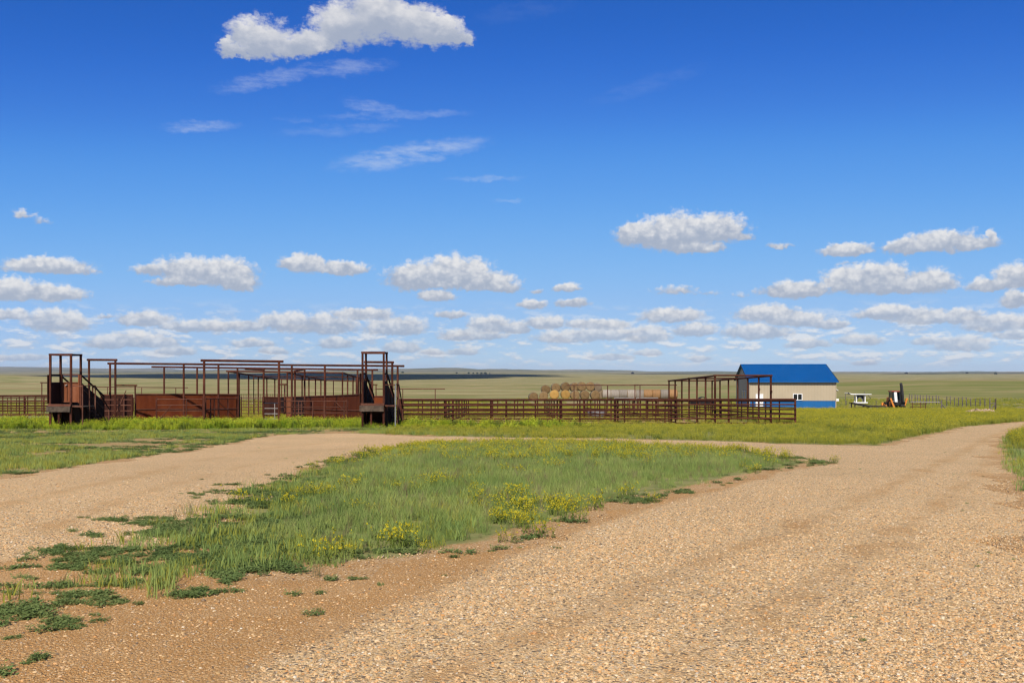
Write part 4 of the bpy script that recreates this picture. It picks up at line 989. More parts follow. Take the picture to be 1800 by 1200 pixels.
# ------------------------------------------------------------------ flatbed trailer with a white rack, and the backhoe
def trailer():
    y = 152.0; x_ = X(1496, y); zb = gz(x_+2, y)
    root = thing('flatbed_trailer', 'low flatbed trailer with sagging plank deck parked right of the shed', 'trailer', (x_, y, zb))
    prof = [(0.0, 0.92), (0.25, 0.98), (1.9, 0.70), (2.6, 0.52), (5.3, 0.46), (5.3, 0.32), (2.5, 0.36), (1.7, 0.52), (0.2, 0.82), (0.0, 0.80)]
    for yy in (-0.85, 0.85): MB().prism(prof, 1, yy-0.06, yy+0.06).build('frame_beam', 'black_steel', root)
    for i in range(7):
        t = -0.72+i*0.24
        MB().prism([(0.25, 1.03), (1.9, 0.76), (2.6, 0.58), (5.3, 0.53), (5.3, 0.49), (2.6, 0.54), (1.9, 0.72), (0.25, 0.99)], 1, t-0.11, t+0.11).build('deck_plank', 'grey_wood', root)
    bar(root, 'jack_leg', (0.32, -0.8, 0.40), (0.14, 0.14, 0.9), 'black_steel'); bar(root, 'jack_leg', (0.32, 0.8, 0.40), (0.14, 0.14, 0.9), 'black_steel')
    bar(root, 'brace', (1.75, -0.80, 0.36), (0.55, 0.10, 0.35), 'black_steel')
    for xx in (2.7, 3.7):
        for yy in (-0.75, 0.75):
            w = MB().tube((xx, yy-0.10, 0.24), (xx, yy+0.10, 0.24), 0.26, seg=20).build('wheel', 'black_rubber', root)
            MB().tube((xx, yy-0.115, 0.24), (xx, yy+0.115, 0.24), 0.13, seg=14).build('rim', 'galvanised', w)
    r = thing('cab_rack', 'white flat topped rack with arched opening standing on the trailer nose', 'rack', (x_+0.6, y, zb+0.94))
    for xx in (0.10, 1.44): MB().box((xx, -0.3, 0.68), (0.13, 0.14, 1.20), bev=0.02).build('post', 'white_paint', r); MB().box((xx, 0.5, 0.68), (0.11, 0.11, 1.20)).build('post', 'white_paint', r)
    MB().box((0.77, -0.05, 0.06), (2.0, 0.95, 0.16), bev=0.03).build('sill', 'white_paint', r)
    arch = [(0.165, 1.22), (0.165, 0.14)]
    arch += [(0.30, 0.14)]+[(0.77-0.47*math.cos(math.pi*i/14), 0.20+0.74*math.sin(math.pi*i/14)) for i in range(15)]+[(1.24, 0.14), (1.375, 0.14), (1.375, 1.22)]
    MB().prism(arch, 1, 0.10, 0.14).build('arch_panel', 'trim_dark', r)
    pts = [(0.77-0.47*math.cos(math.pi*i/14), 0.20+0.74*math.sin(math.pi*i/14)) for i in range(15)]
    MB().prism(pts+[(0.77+(p[0]-0.77)*0.88, 0.20+(p[1]-0.20)*0.88) for p in pts[::-1]], 1, 0.04, 0.20).build('arch_trim', 'galvanised', r)
    top = MB().prism([(-1.30, 1.52), (-0.75, 1.30), (2.28, 1.30), (2.28, 1.38), (-0.75, 1.42), (-1.25, 1.60)], 1, -0.75, 0.95).build('roof_board', 'white_paint', r)
    MB().prism([(-1.33, 1.40), (-1.36, 1.54), (-1.22, 1.60), (-0.9, 1.36)], 1, -0.78, -0.70).build('visor', 'trim_dark', top)
    pipe(r, 'strut', (1.75, -0.5, 1.30), (2.25, -0.5, 0.70), 0.03, 'trim_dark')
    f = thing('marker_cone', 'orange traffic drum at the tail of the flatbed trailer', 'drum', (X(1557.5, y), y, gz(X(1557.5, y), y)))
    MB().tube((0, 0, 0), (0, 0, 0.12), 0.24, 0.23, seg=18).tube((0, 0, 0.10), (0, 0, 0.58), 0.20, 0.13, seg=18).build('body', 'orange_paint', f)
    MB().tube((0, 0, 0.58), (0, 0, 0.66), 0.10, 0.08, seg=12).build('handle', 'orange_paint', f)
trailer()
def backhoe():
    y = 156.0; xc = X(1579.5, y); zb = gz(xc, y)
    root = thing('backhoe_loader', 'backhoe seen from behind with orange stabiliser arms and its black boom folded upright', 'backhoe', (xc, y, zb))
    # rear wheels, frame
    for s in (-1, 1):
        w = MB().tube((s*0.62, 0.9, 0.72), (s*1.02, 0.9, 0.72), 0.72, seg=26).build('wheel', 'black_rubber', root)
        MB().tube((s*0.60, 0.9, 0.72), (s*1.045, 0.9, 0.72), 0.36, seg=18).build('rim', 'orange_paint', w)
        for i in range(16):
            a = 2*math.pi*i/16
            bar(w, 'tread_lug', (s*0.82, 0.9+0.72*math.cos(a), 0.72+0.72*math.sin(a)), (0.40, 0.09, 0.07), 'black_rubber', (a+math.pi/2, 0, 0))
        w2 = MB().tube((s*0.70, 3.3, 0.48), (s*1.0, 3.3, 0.48), 0.48, seg=22).build('wheel', 'black_rubber', root)
        MB().tube((s*0.68, 3.3, 0.48), (s*1.02, 3.3, 0.48), 0.24, seg=16).build('rim', 'orange_paint', w2)
    MB().box((0, 1.6, 0.78), (0.9, 3.6, 0.5), bev=0.04).build('chassis', 'black_steel', root)
    MB().box((0, 3.0, 1.35), (0.95, 1.7, 0.75), bev=0.08).build('hood', 'orange_paint', root)
    # cab
    cab = MB().box((0, 1.1, 1.22), (1.55, 1.5, 0.36), bev=0.03).build('cab', 'black_steel', root)
    for sx in (-0.78, 0.78):
        for sy in (0.38, 1.82): bar(cab, 'pillar', (sx, sy, 1.95), (0.09, 0.09, 1.36), 'black_steel')
    for c, s in (((-0.46, 0.38, 1.95), (0.50, 0.03, 1.26)), ((0.47, 0.38, 1.95), (0.50, 0.03, 1.26)), ((-0.78, 1.1, 1.95), (0.03, 1.34, 1.26)), ((0.78, 1.1, 1.95), (0.03, 1.34, 1.26)), ((0, 1.82, 1.95), (1.45, 0.03, 1.26))):
        MB().box(c, s).build('pane', 'cab_glass', cab)
    MB().box((-0.30, 0.33, 1.76), (0.44, 0.05, 1.66), (0, R(-5), 0), 0.02).build('door_panel', 'white_paint', root)  # white slab standing in for the reflection on the rear cab glass
    MB().box((0, 1.1, 2.70), (1.86, 1.75, 0.14), bev=0.04).build('roof', 'red_paint', root)
    mb = MB().tube((-0.92, 0.5, 2.42), (-1.16, 0.42, 2.38), 0.03).box((-1.17, 0.40, 2.34), (0.16, 0.06, 0.34), bev=0.02)
    mb.build('mirror', 'trim_dark', root)
    # swing post, boom folded upright, dipper and bucket
    MB().box((0.24, -0.10, 0.85), (0.42, 0.5, 0.7), bev=0.04).build('swing_post', 'black_steel', root)
    MB().prism([(0.14, 1.0), (-0.32, 1.1), (-0.62, 2.3), (-0.42, 3.5), (-0.12, 4.05), (0.12, 3.92), (-0.10, 3.3), (-0.20, 2.3), (0.10, 1.4)], 0, 0.20, 0.52).build('boom', 'black_steel', root)
    MB().prism([(-0.10, 3.95), (-0.52, 3.6), (-0.95, 2.2), (-1.1, 1.0), (-0.85, 0.95), (-0.66, 2.2), (-0.30, 3.35)], 0, 0.25, 0.47).build('dipper', 'black_steel', root)
    MB().tube((0.36, -0.05, 1.5), (0.36, -0.35, 3.2), 0.06).tube((0.36, -0.35, 3.0), (0.36, -0.28, 3.75), 0.035).build('cylinder', 'galvanised', root)
    MB().prism([(-1.15, 1.05), (-0.75, 1.0), (-0.55, 0.65), (-0.65, 0.30), (-0.95, 0.20), (-1.25, 0.45), (-1.05, 0.42), (-0.85, 0.45), (-0.8, 0.7)], 0, 0.05, 0.67).build('bucket', 'black_steel', root)
    # stabilisers
    for s in (-1, 1):
        st = MB().prism([(s*1.42, 1.62), (s*1.18, 1.66), (s*0.92, 0.95), (s*0.60, 0.18), (s*0.82, 0.10), (s*1.08, 0.72)], 1, -0.20, 0.02).build('stabiliser', 'orange_paint', root)
        MB().box((s*0.70, -0.09, 0.08), (0.42, 0.34, 0.10), bev=0.02).build('foot', 'orange_paint', st)
        pipe(st, 'cylinder', (s*0.62, -0.12, 1.25), (s*1.20, -0.12, 1.0), 0.05, 'galvanised')
    MB().box((0, 0.20, 0.62), (1.7, 0.22, 0.40), bev=0.03).build('rear_frame', 'black_steel', root)
    # loader arms and bucket at the front
    for s in (-1, 1): MB().prism([(2.0, 1.5), (2.2, 1.7), (4.2, 0.6), (4.1, 0.4)], 0, s*0.62-0.07, s*0.62+0.07).build('loader_arm', 'orange_paint', root)
    MB().prism([(4.1, 0.08), (4.2, 0.85), (4.3, 0.85), (4.35, 0.2), (5.0, 0.1), (5.0, 0.05)], 0, -1.1, 1.1).build('loader_bucket', 'orange_paint', root)
backhoe()

# ------------------------------------------------------------------ wooden post fence, pipe rails and rubble right of the backhoe
def wire_fence():
    xs = [700, 725, 755, 780, 805, 835, 865, 893, 925, 960, 985, 1058, 1095, 1133, 1170, 1210, 1248, 1290, 1335, 1380, 1427, 1475]
    tops = lambda p: 692.0+(p-1598)/(1741-1598)*9.5
    pl = [1470+v/5.4545 for v in xs]
    y0, y1 = 205.0, 160.0
    a = pl[0]; x_ = X(a, y0); base = Vector((x_, y0, gz(x_, y0)))
    root = thing('wire_fence', 'wire fence on many thin wooden posts running right from the backhoe', 'fence', base)
    prev = None
    for i, p in enumerate(pl):
        t = (p-pl[0])/(pl[-1]-pl[0]); y = y0+(y1-y0)*t; xx = X(p, y); zt = Z(tops(p), y); zg = gz(xx, y)
        zt = max(zt, zg+1.5)
        pipe(root, 'post', Vector((xx, y, zg-0.3))-base, Vector((xx+random.uniform(-.06, .06), y, zt+random.uniform(-.12, .12)))-base, 0.075+0.02*random.random(), 'post_wood', 8)
        cur = (Vector((xx, y, zg))-base, zt-zg)
        if prev:
            for k in (0.3, 0.62, 0.92): pipe(root, 'wire', prev[0]+Vector((0, 0, prev[1]*k)), cur[0]+Vector((0, 0, cur[1]*k)), 0.012, 'rust_thin', 5)
        prev = cur
wire_fence()
def rail_line():
    y = 140.0; xa, xb = X(1600, y), X(1655, y)
    base = Vector((xa, y, gz(xa, y)))
    root = thing('pale_pipe_gate', 'long pale pipe rail gate between the backhoe and a braced wooden post', 'gate', base)
    top = Z(706.0, y)-base.z; h2 = gz(xb, y)-base.z
    pipe(root, 'rail', (0, 0, top), (xb-xa, 0, top-0.08), 0.07, 'pale_steel')
    for k in (0.72, 0.42, 0.15): pipe(root, 'rail', (0, 0, top*k), (X(1628, y)-xa, 0, top*k), 0.045, 'rust_thin')
    for p in (1604, 1618, 1627): pipe(root, 'upright', (X(p, y)-xa, 0, -0.1), (X(p, y)-xa, 0, top), 0.045, 'rust_thin')
    for px, rows, yy, br in ((1655, 702.5, 139.8, 1664), (1750, 700.5, 128.0, 1740)):
        xx = X(px, yy); zg = gz(xx, yy)
        o = thing('braced_post', 'braced wooden post at the right end of the pale rail gate' if px == 1655 else 'pale braced corner post at the right end of the wire fence', 'post', (xx, yy, zg))
        hh = Z(rows, yy)-zg
        pipe(o, 'post', (0, 0, -0.3), (0, 0, hh), 0.10, 'grey_wood' if px == 1750 else 'post_wood', 10)
        bx = X(br, yy)-xx
        pipe(o, 'brace', (bx, 0, 0.05), (0, 0, hh*0.62), 0.07, 'post_wood', 8)
        if px == 1750:
            pipe(o, 'post', (bx, 0, -0.3), (bx, 0, hh*0.78), 0.085, 'post_wood', 8); pipe(o, 'brace', (bx, 0, hh*0.62), (0, 0, hh*0.66), 0.06, 'post_wood', 8)
rail_line()
tps = [(1486, 690, 'thin steel fence post just right of the shed'), (1488, 704, 'shorter thin steel post right of the shed'), (1540, 703, 'thin steel post behind the trailer deck'), (1519, 688, 'thin steel post behind the white rack')]
for px, row, lb in tps:
    y = 172.0; xx = X(px, y); zg = gz(xx, y)
    o = thing('steel_post', lb, 'post', (xx, y, zg), 0, 'thin steel posts')
    pipe(o, 'shaft', (0, 0, -0.3), (0.02, 0, Z(row, y)-zg), 0.05, 'post_wood', 6); bar(o, 'spade', (0, 0, 0.1), (0.16, 0.02, 0.2), 'post_wood')
def rubble():
    y = 107.0; x0, x1 = X(1692, y), X(1757, y); xc = (x0+x1)/2
    bm = bmesh.new(); rs = random.Random(3)
    for i in range(230):
        u = rs.gauss(0, 0.42); v = rs.gauss(0, 0.45)
        if abs(u) > 1 or abs(v) > 1: continue
        xx = xc+u*(x1-x0)/2; yy = y+v*1.4
        s = rs.uniform(0.07, 0.22); hh = 0.34*max(0, 1-u*u)*max(0, 1-v*v)
        m = Matrix.Translation((xx, yy, gz(xx, yy)+hh*rs.uniform(0.3, 1)+s*0.25))@Euler((rs.uniform(0, 6), rs.uniform(0, 6), rs.uniform(0, 6))).to_matrix().to_4x4()@Matrix.Diagonal((s*rs.uniform(.8, 1.6), s, s*rs.uniform(.5, .9), 1))
        r = bmesh.ops.create_icosphere(bm, subdivisions=1, radius=1.0, matrix=m)
        for vv in r['verts']: vv.co += Vector((rs.uniform(-1, 1), rs.uniform(-1, 1), rs.uniform(-1, 1)))*s*0.18
    me = bpy.data.meshes.new('rubble_pile'); bm.to_mesh(me); bm.free(); me.materials.append(MATS['rubble'])
    add('rubble_pile', me, kind='stuff', label='low pile of pinkish broken rubble beside the gravel road', cat='rubble')
rubble()
# tiny trees on the far plain
def far_tree(px, row, y, w, h, label):
    xx = X(px, y); zg = gz(xx, y)
    root = thing('far_tree', label, 'tree', (xx, y, zg), 0, 'tiny trees on the far plain')
    rs = random.Random(int(px)); 
    MB().tube((0, 0, -1), (0, 0, h*0.5), w*0.06, w*0.03, 6).build('trunk', 'post_wood', root)
    bm = bmesh.new()
    for i in range(90):
        a, r_, zz = rs.uniform(0, 6.28), math.sqrt(rs.random())*w/2, h*(0.25+0.75*rs.random())
        s = w*0.13*rs.uniform(.6, 1.3)
        bmesh.ops.create_icosphere(bm, subdivisions=1, radius=s, matrix=Matrix.Translation((r_*math.cos(a)*math.sin(math.pi*min(1, zz/h*0.85+.1)), r_*math.sin(a), zz)))
    me = bpy.data.meshes.new('crown'); bm.to_mesh(me); bm.free(); me.materials.append(MATS['leaf_far']); add('crown', me, root)
simple('leaf_far', (0.035, 0.05, 0.03), 1.0, 0.3, 0.2, spec=0.0)
for i, (px, w, h) in enumerate([(803, 18, 9), (824, 20, 11), (832, 16, 9), (839, 18, 10), (846, 22, 10), (853, 26, 11), (861, 12, 8), (708, 22, 10), (1112, 24, 10), (1593, 26, 12), (1750, 22, 13), (1700, 20, 8)]):
    far_tree(px, 656, 4300.0 if px not in (1750,) else 3600.0, w*0.55, h*0.6, ['lone tiny dark tree left of the far tree cluster', 'leftmost tiny tree of the far cluster', 'second tiny tree of the far cluster', 'third tiny tree of the far cluster', 'fourth tiny tree of the far cluster', 'widest tiny tree at the right of the far cluster', 'last small tree right of the far cluster',
        'tiny far tree above the right loading chute', 'tiny far tree above the bale row', 'tiny far tree above the backhoe', 'tiny far tree near the right picture edge', 'tiny far bush left of the rightmost tree'][i])
# ------------------------------------------------------------------ plants and stones (uncountable: instanced)
def leaf_material(name, c1, c2, c3, trans=0.35, tip=None):
    m = bpy.data.materials.new(name); m.use_nodes = True; MATS[name] = m
    t = m.node_tree; t.nodes.clear(); N = NT(t)
    out = N.n('ShaderNodeOutputMaterial')
    oi = N.n('ShaderNodeObjectInfo'); p = oi.outputs['Location']
    patch = N.noise(N.vec('MULTIPLY', p, (1, 1, 0)), 0.45, 3, 0.6)
    f = N.math('MULTIPLY_ADD', oi.outputs['Random'], 0.5, N.math('MULTIPLY', N.smooth(patch, 0.3, 0.7), 0.5))
    col = N.ramp(f, [(0.05, c1), (0.5, c2), (0.95, c3)])
    d = N.n('ShaderNodeBsdfDiffuse'); tr = N.n('ShaderNodeBsdfTranslucent'); mx = N.n('ShaderNodeMixShader'); mx.inputs[0].default_value = trans
    N.l.new(col, d.inputs[0]); N.l.new(col, tr.inputs[0]); N.l.new(d.outputs[0], mx.inputs[1]); N.l.new(tr.outputs[0], mx.inputs[2]); N.l.new(mx.outputs[0], out.inputs[0])
leaf_material('grass_blue', (0.195, 0.275, 0.076), (0.285, 0.355, 0.096), (0.385, 0.42, 0.125))
leaf_material('grass_dry', (0.20, 0.18, 0.075), (0.26, 0.225, 0.10), (0.32, 0.27, 0.14))
leaf_material('weed_dark', (0.125, 0.185, 0.060), (0.185, 0.250, 0.080), (0.25, 0.30, 0.100))
leaf_material('weed_bright', (0.23, 0.36, 0.036), (0.42, 0.52, 0.048), (0.60, 0.63, 0.065))
leaf_material('clover_leaf', (0.12, 0.175, 0.036), (0.185, 0.235, 0.046), (0.25, 0.28, 0.055))
leaf_material('clover_bloom', (0.46, 0.40, 0.025), (0.56, 0.47, 0.030), (0.64, 0.53, 0.045), 0.3)
leaf_material('meadow', (0.25, 0.28, 0.050), (0.35, 0.35, 0.058), (0.45, 0.41, 0.075))

protos = {}
def proto_collection(name, meshes):
    c = bpy.data.collections.new(name)                                         # never linked to the scene: only the instances show
    for i, me in enumerate(meshes):
        o = bpy.data.objects.new(f'{name}_{i:02d}', me); c.objects.link(o)
    protos[name] = c; return c
def blade_mesh(name, mats, n, h, spread, lean, width, rs, bloom=0, hb=0.02, leafy=0):
    v, f, mi = [], [], []
    for i in range(n):
        a = rs.uniform(0, 6.283); r_ = spread*math.sqrt(rs.random()); x_, y_ = r_*math.cos(a), r_*math.sin(a)
        hh = h*rs.uniform(0.55, 1.1); la = rs.uniform(0, 6.283); ll = lean*rs.uniform(0.2, 1.0)*hh
        dx, dy = math.cos(la)*ll, math.sin(la)*ll; w = width*rs.uniform(0.7, 1.3)
        wa = rs.uniform(0, 6.283); wx, wy = math.cos(wa)*w/2, math.sin(wa)*w/2
        b = len(v)
        v += [(x_-wx, y_-wy, 0), (x_+wx, y_+wy, 0), (x_+dx*0.35-wx*0.8, y_+dy*0.35-wy*0.8, hh*0.58), (x_+dx*0.35+wx*0.8, y_+dy*0.35+wy*0.8, hh*0.58), (x_+dx, y_+dy, hh)]
        f += [(b, b+1, b+3, b+2), (b+2, b+3, b+4)]; mi += [0, 0]
        for k in range(leafy):
            t = rs.uniform(0.15, 1.0); s = width*rs.uniform(1.3, 2.4); aa = rs.uniform(0, 6.283); tl = rs.uniform(-0.5, 0.9)
            cx, cy, cz = x_+dx*t, y_+dy*t, hh*t
            ux, uy = math.cos(aa)*s*2.2, math.sin(aa)*s*2.2; px_, py_ = -math.sin(aa)*s*0.6, math.cos(aa)*s*0.6
            b = len(v); v += [(cx, cy, cz), (cx+ux*.5+px_, cy+uy*.5+py_, cz+tl*s), (cx+ux, cy+uy, cz+tl*s*1.2), (cx+ux*.5-px_, cy+uy*.5-py_, cz+tl*s)]
            f.append((b, b+1, b+2, b+3)); mi.append(0)
        for k in range(bloom):
            t = rs.uniform(0.70, 1.12); s = hb*rs.uniform(0.6, 1.3); cx, cy, cz = x_+dx*t+rs.uniform(-1, 1)*s*1.5, y_+dy*t+rs.uniform(-1, 1)*s*1.5, hh*t
            b = len(v); a1 = rs.uniform(0, 6.28)
            v += [(cx+s*math.cos(a1), cy+s*math.sin(a1), cz), (cx-s*math.cos(a1), cy-s*math.sin(a1), cz), (cx, cy, cz+s*1.6), (cx+s*math.sin(a1), cy-s*math.cos(a1), cz+s*.6)]
            f += [(b, b+1, b+2), (b, b+3, b+2)]; mi += [1, 1]
    me = bpy.data.meshes.new(name); me.from_pydata(v, [], f)
    for m in mats: me.materials.append(MATS[m])
    me.polygons.foreach_set('material_index', mi); return me
rs = random.Random(11)
proto_collection('grass_tuft', [blade_mesh('tuft', ['grass_blue'], 26, h_, 0.12, 0.55, 0.0080, rs) for h_ in (0.20, 0.25, 0.29, 0.24, 0.33)]+[blade_mesh('tuft', ['grass_dry'], 18, 0.30, 0.10, 0.6, 0.006, rs) for _ in range(1)])
proto_collection('mat_weed', [blade_mesh('mat', ['weed_dark'], 30, 0.042, 0.12, 2.0, 0.009, rs, leafy=4) for _ in range(4)])
proto_collection('clover', [blade_mesh('clover', ['clover_leaf', 'clover_bloom'], 18, 0.20, 0.13, 0.8, 0.008, rs, bloom=3, hb=0.011, leafy=5) for _ in range(4)])
proto_collection('tall_weed', [blade_mesh('weed', ['weed_bright', 'clover_bloom'], 15, 0.58, 0.20, 0.40, 0.022, rs, bloom=1, hb=0.020, leafy=9) for _ in range(4)]+[blade_mesh('weed', ['clover_leaf'], 16, 0.48, 0.22, 0.5, 0.022, rs, leafy=9) for _ in range(2)])
proto_collection('meadow_tuft', [blade_mesh('meadow', ['meadow', 'clover_bloom'], 24, 0.40, 0.26, 0.5, 0.016, rs, bloom=b_, hb=0.017, leafy=3) for b_ in (0, 1, 1, 1, 0)]+[blade_mesh('meadow', ['clover_leaf'], 22, 0.36, 0.26, 0.6, 0.016, rs, leafy=3)])
proto_collection('short_grass', [blade_mesh('short', ['grass_blue'], 24, 0.15, 0.16, 0.7, 0.010, rs) for _ in range(3)]+[blade_mesh('short', ['meadow'], 20, 0.16, 0.16, 0.7, 0.010, rs) for _ in range(2)])

def stone_material():
    m, N, b, o = material('stone')
    oi = N.n('ShaderNodeObjectInfo')
    c = N.ramp(oi.outputs['Random'], [(0.0, (0.07, 0.058, 0.05)), (0.12, (0.20, 0.15, 0.105)), (0.24, (0.44, 0.285, 0.13)), (0.42, (0.57, 0.395, 0.21)), (0.62, (0.67, 0.49, 0.29)), (0.76, (0.62, 0.32, 0.12)),
                                   (0.83, (0.50, 0.24, 0.085)), (0.90, (0.74, 0.61, 0.42)), (0.97, (0.34, 0.29, 0.235)), (1.0, (0.80, 0.72, 0.58))])
    n = N.noise(obj_co(N), 2.0, 3, 0.6)
    N.put(b.inputs['Base Color'], N.mix(1.0, N.mix(N.math('MULTIPLY', n, 0.3), c, (0.42, 0.265, 0.115, 1)), (1.07, 1.06, 1.0, 1), 'MULTIPLY')); b.inputs['Roughness'].default_value = 0.85
    b.inputs['Specular IOR Level'].default_value = 0.2
stone_material()
def stone_mesh(i):
    r_ = random.Random(100+i); bm = bmesh.new(); bmesh.ops.create_icosphere(bm, subdivisions=1, radius=1.0)
    sx, sy, sz = r_.uniform(.75, 1.3), r_.uniform(.6, 1.0), r_.uniform(.38, .62)
    for v in bm.verts:
        k = 1+r_.uniform(-.22, .22); v.co = Vector((v.co.x*sx*k, v.co.y*sy*k, v.co.z*sz*k))
    me = bpy.data.meshes.new('stone'); bm.to_mesh(me); bm.free(); me.materials.append(MATS['stone'])
    return me
proto_collection('stones', [stone_mesh(i) for i in range(8)])

def scatter(name, coll, P, scale, tilt=0.12, zoff=0.0, full=False, idx=None, label=None):
    """one object whose geometry nodes put a copy of a prototype on every point"""
    n = len(P)
    me = bpy.data.meshes.new(name); me.vertices.add(n)
    z = ground(P[:, 0], P[:, 1])+zoff
    me.vertices.foreach_set('co', np.stack([P[:, 0], P[:, 1], z], 1).astype(np.float32).ravel())
    def at(nm, typ, arr, key):
        me.attributes.new(nm, typ, 'POINT').data.foreach_set(key, arr.ravel())
    rot = np.stack([rng.uniform(-tilt, tilt, n), rng.uniform(-tilt, tilt, n), rng.uniform(0, 6.283, n)], 1).astype(np.float32)
    at('rot', 'FLOAT_VECTOR', rot, 'vector')
    sc = (np.stack([scale]*3, 1) if np.ndim(scale) == 1 else scale).astype(np.float32)
    at('scl', 'FLOAT_VECTOR', sc, 'vector')
    k = len(protos[coll].objects)
    at('idx', 'INT', (rng.integers(0, k, n) if idx is None else idx).astype(np.int32), 'value')
    o = add(name, me, kind='stuff')
    if label: o['label'] = label
    g = bpy.data.node_groups.new(name, 'GeometryNodeTree')
    g.interface.new_socket('Geometry', in_out='INPUT', socket_type='NodeSocketGeometry'); g.interface.new_socket('Geometry', in_out='OUTPUT', socket_type='NodeSocketGeometry')
    gi, go = g.nodes.new('NodeGroupInput'), g.nodes.new('NodeGroupOutput')
    m2p = g.nodes.new('GeometryNodeMeshToPoints'); ci = g.nodes.new('GeometryNodeCollectionInfo'); ci.inputs[0].default_value = protos[coll]
    ci.inputs['Separate Children'].default_value = True; ci.inputs['Reset Children'].default_value = True
    ip = g.nodes.new('GeometryNodeInstanceOnPoints'); ip.inputs['Pick Instance'].default_value = True
    def named(nm, typ):
        a = g.nodes.new('GeometryNodeInputNamedAttribute'); a.data_type = typ; a.inputs[0].default_value = nm; return a.outputs[0]
    L = g.links.new
    L(gi.outputs[0], m2p.inputs[0]); L(m2p.outputs[0], ip.inputs['Points']); L(ci.outputs[0], ip.inputs['Instance'])
    L(named('idx', 'INT'), ip.inputs['Instance Index']); L(named('scl', 'FLOAT_VECTOR'), ip.inputs['Scale'])
    e2r = g.nodes.new('FunctionNodeEulerToRotation'); L(named('rot', 'FLOAT_VECTOR'), e2r.inputs[0]); L(e2r.outputs[0], ip.inputs['Rotation'])
    L(ip.outputs[0], go.inputs[0])
    md = o.modifiers.new('scatter', 'NODES'); md.node_group = g
    return o
def vnoise(x, y, s, seed=0):
    """smooth value noise 0..1"""
    r_ = np.random.default_rng(seed); T = r_.random((64, 64))
    u, v = x*s+1000.3, y*s+1000.7; i, j = np.floor(u).astype(int), np.floor(v).astype(int); a, b = u-i, v-j
    a, b = a*a*(3-2*a), b*b*(3-2*b); i0, i1, j0, j1 = i % 64, (i+1) % 64, j % 64, (j+1) % 64
    return (T[i0, j0]*(1-a)+T[i1, j0]*a)*(1-b)+(T[i0, j1]*(1-a)+T[i1, j1]*a)*b
def fbm(x, y, s, seed=0): return (vnoise(x, y, s, seed)*0.5+vnoise(x, y, s*2.1, seed+1)*0.3+vnoise(x, y, s*4.3, seed+2)*0.2)
def rand_pts(n, x0, x1, y0, y1): return np.stack([rng.uniform(x0, x1, n), rng.uniform(y0, y1, n)], 1)
def in_view(P, m=1.06): return (np.abs(P[:, 0]) < (900/F*P[:, 1]+1.0)*m) & (P[:, 1] > 4.5)

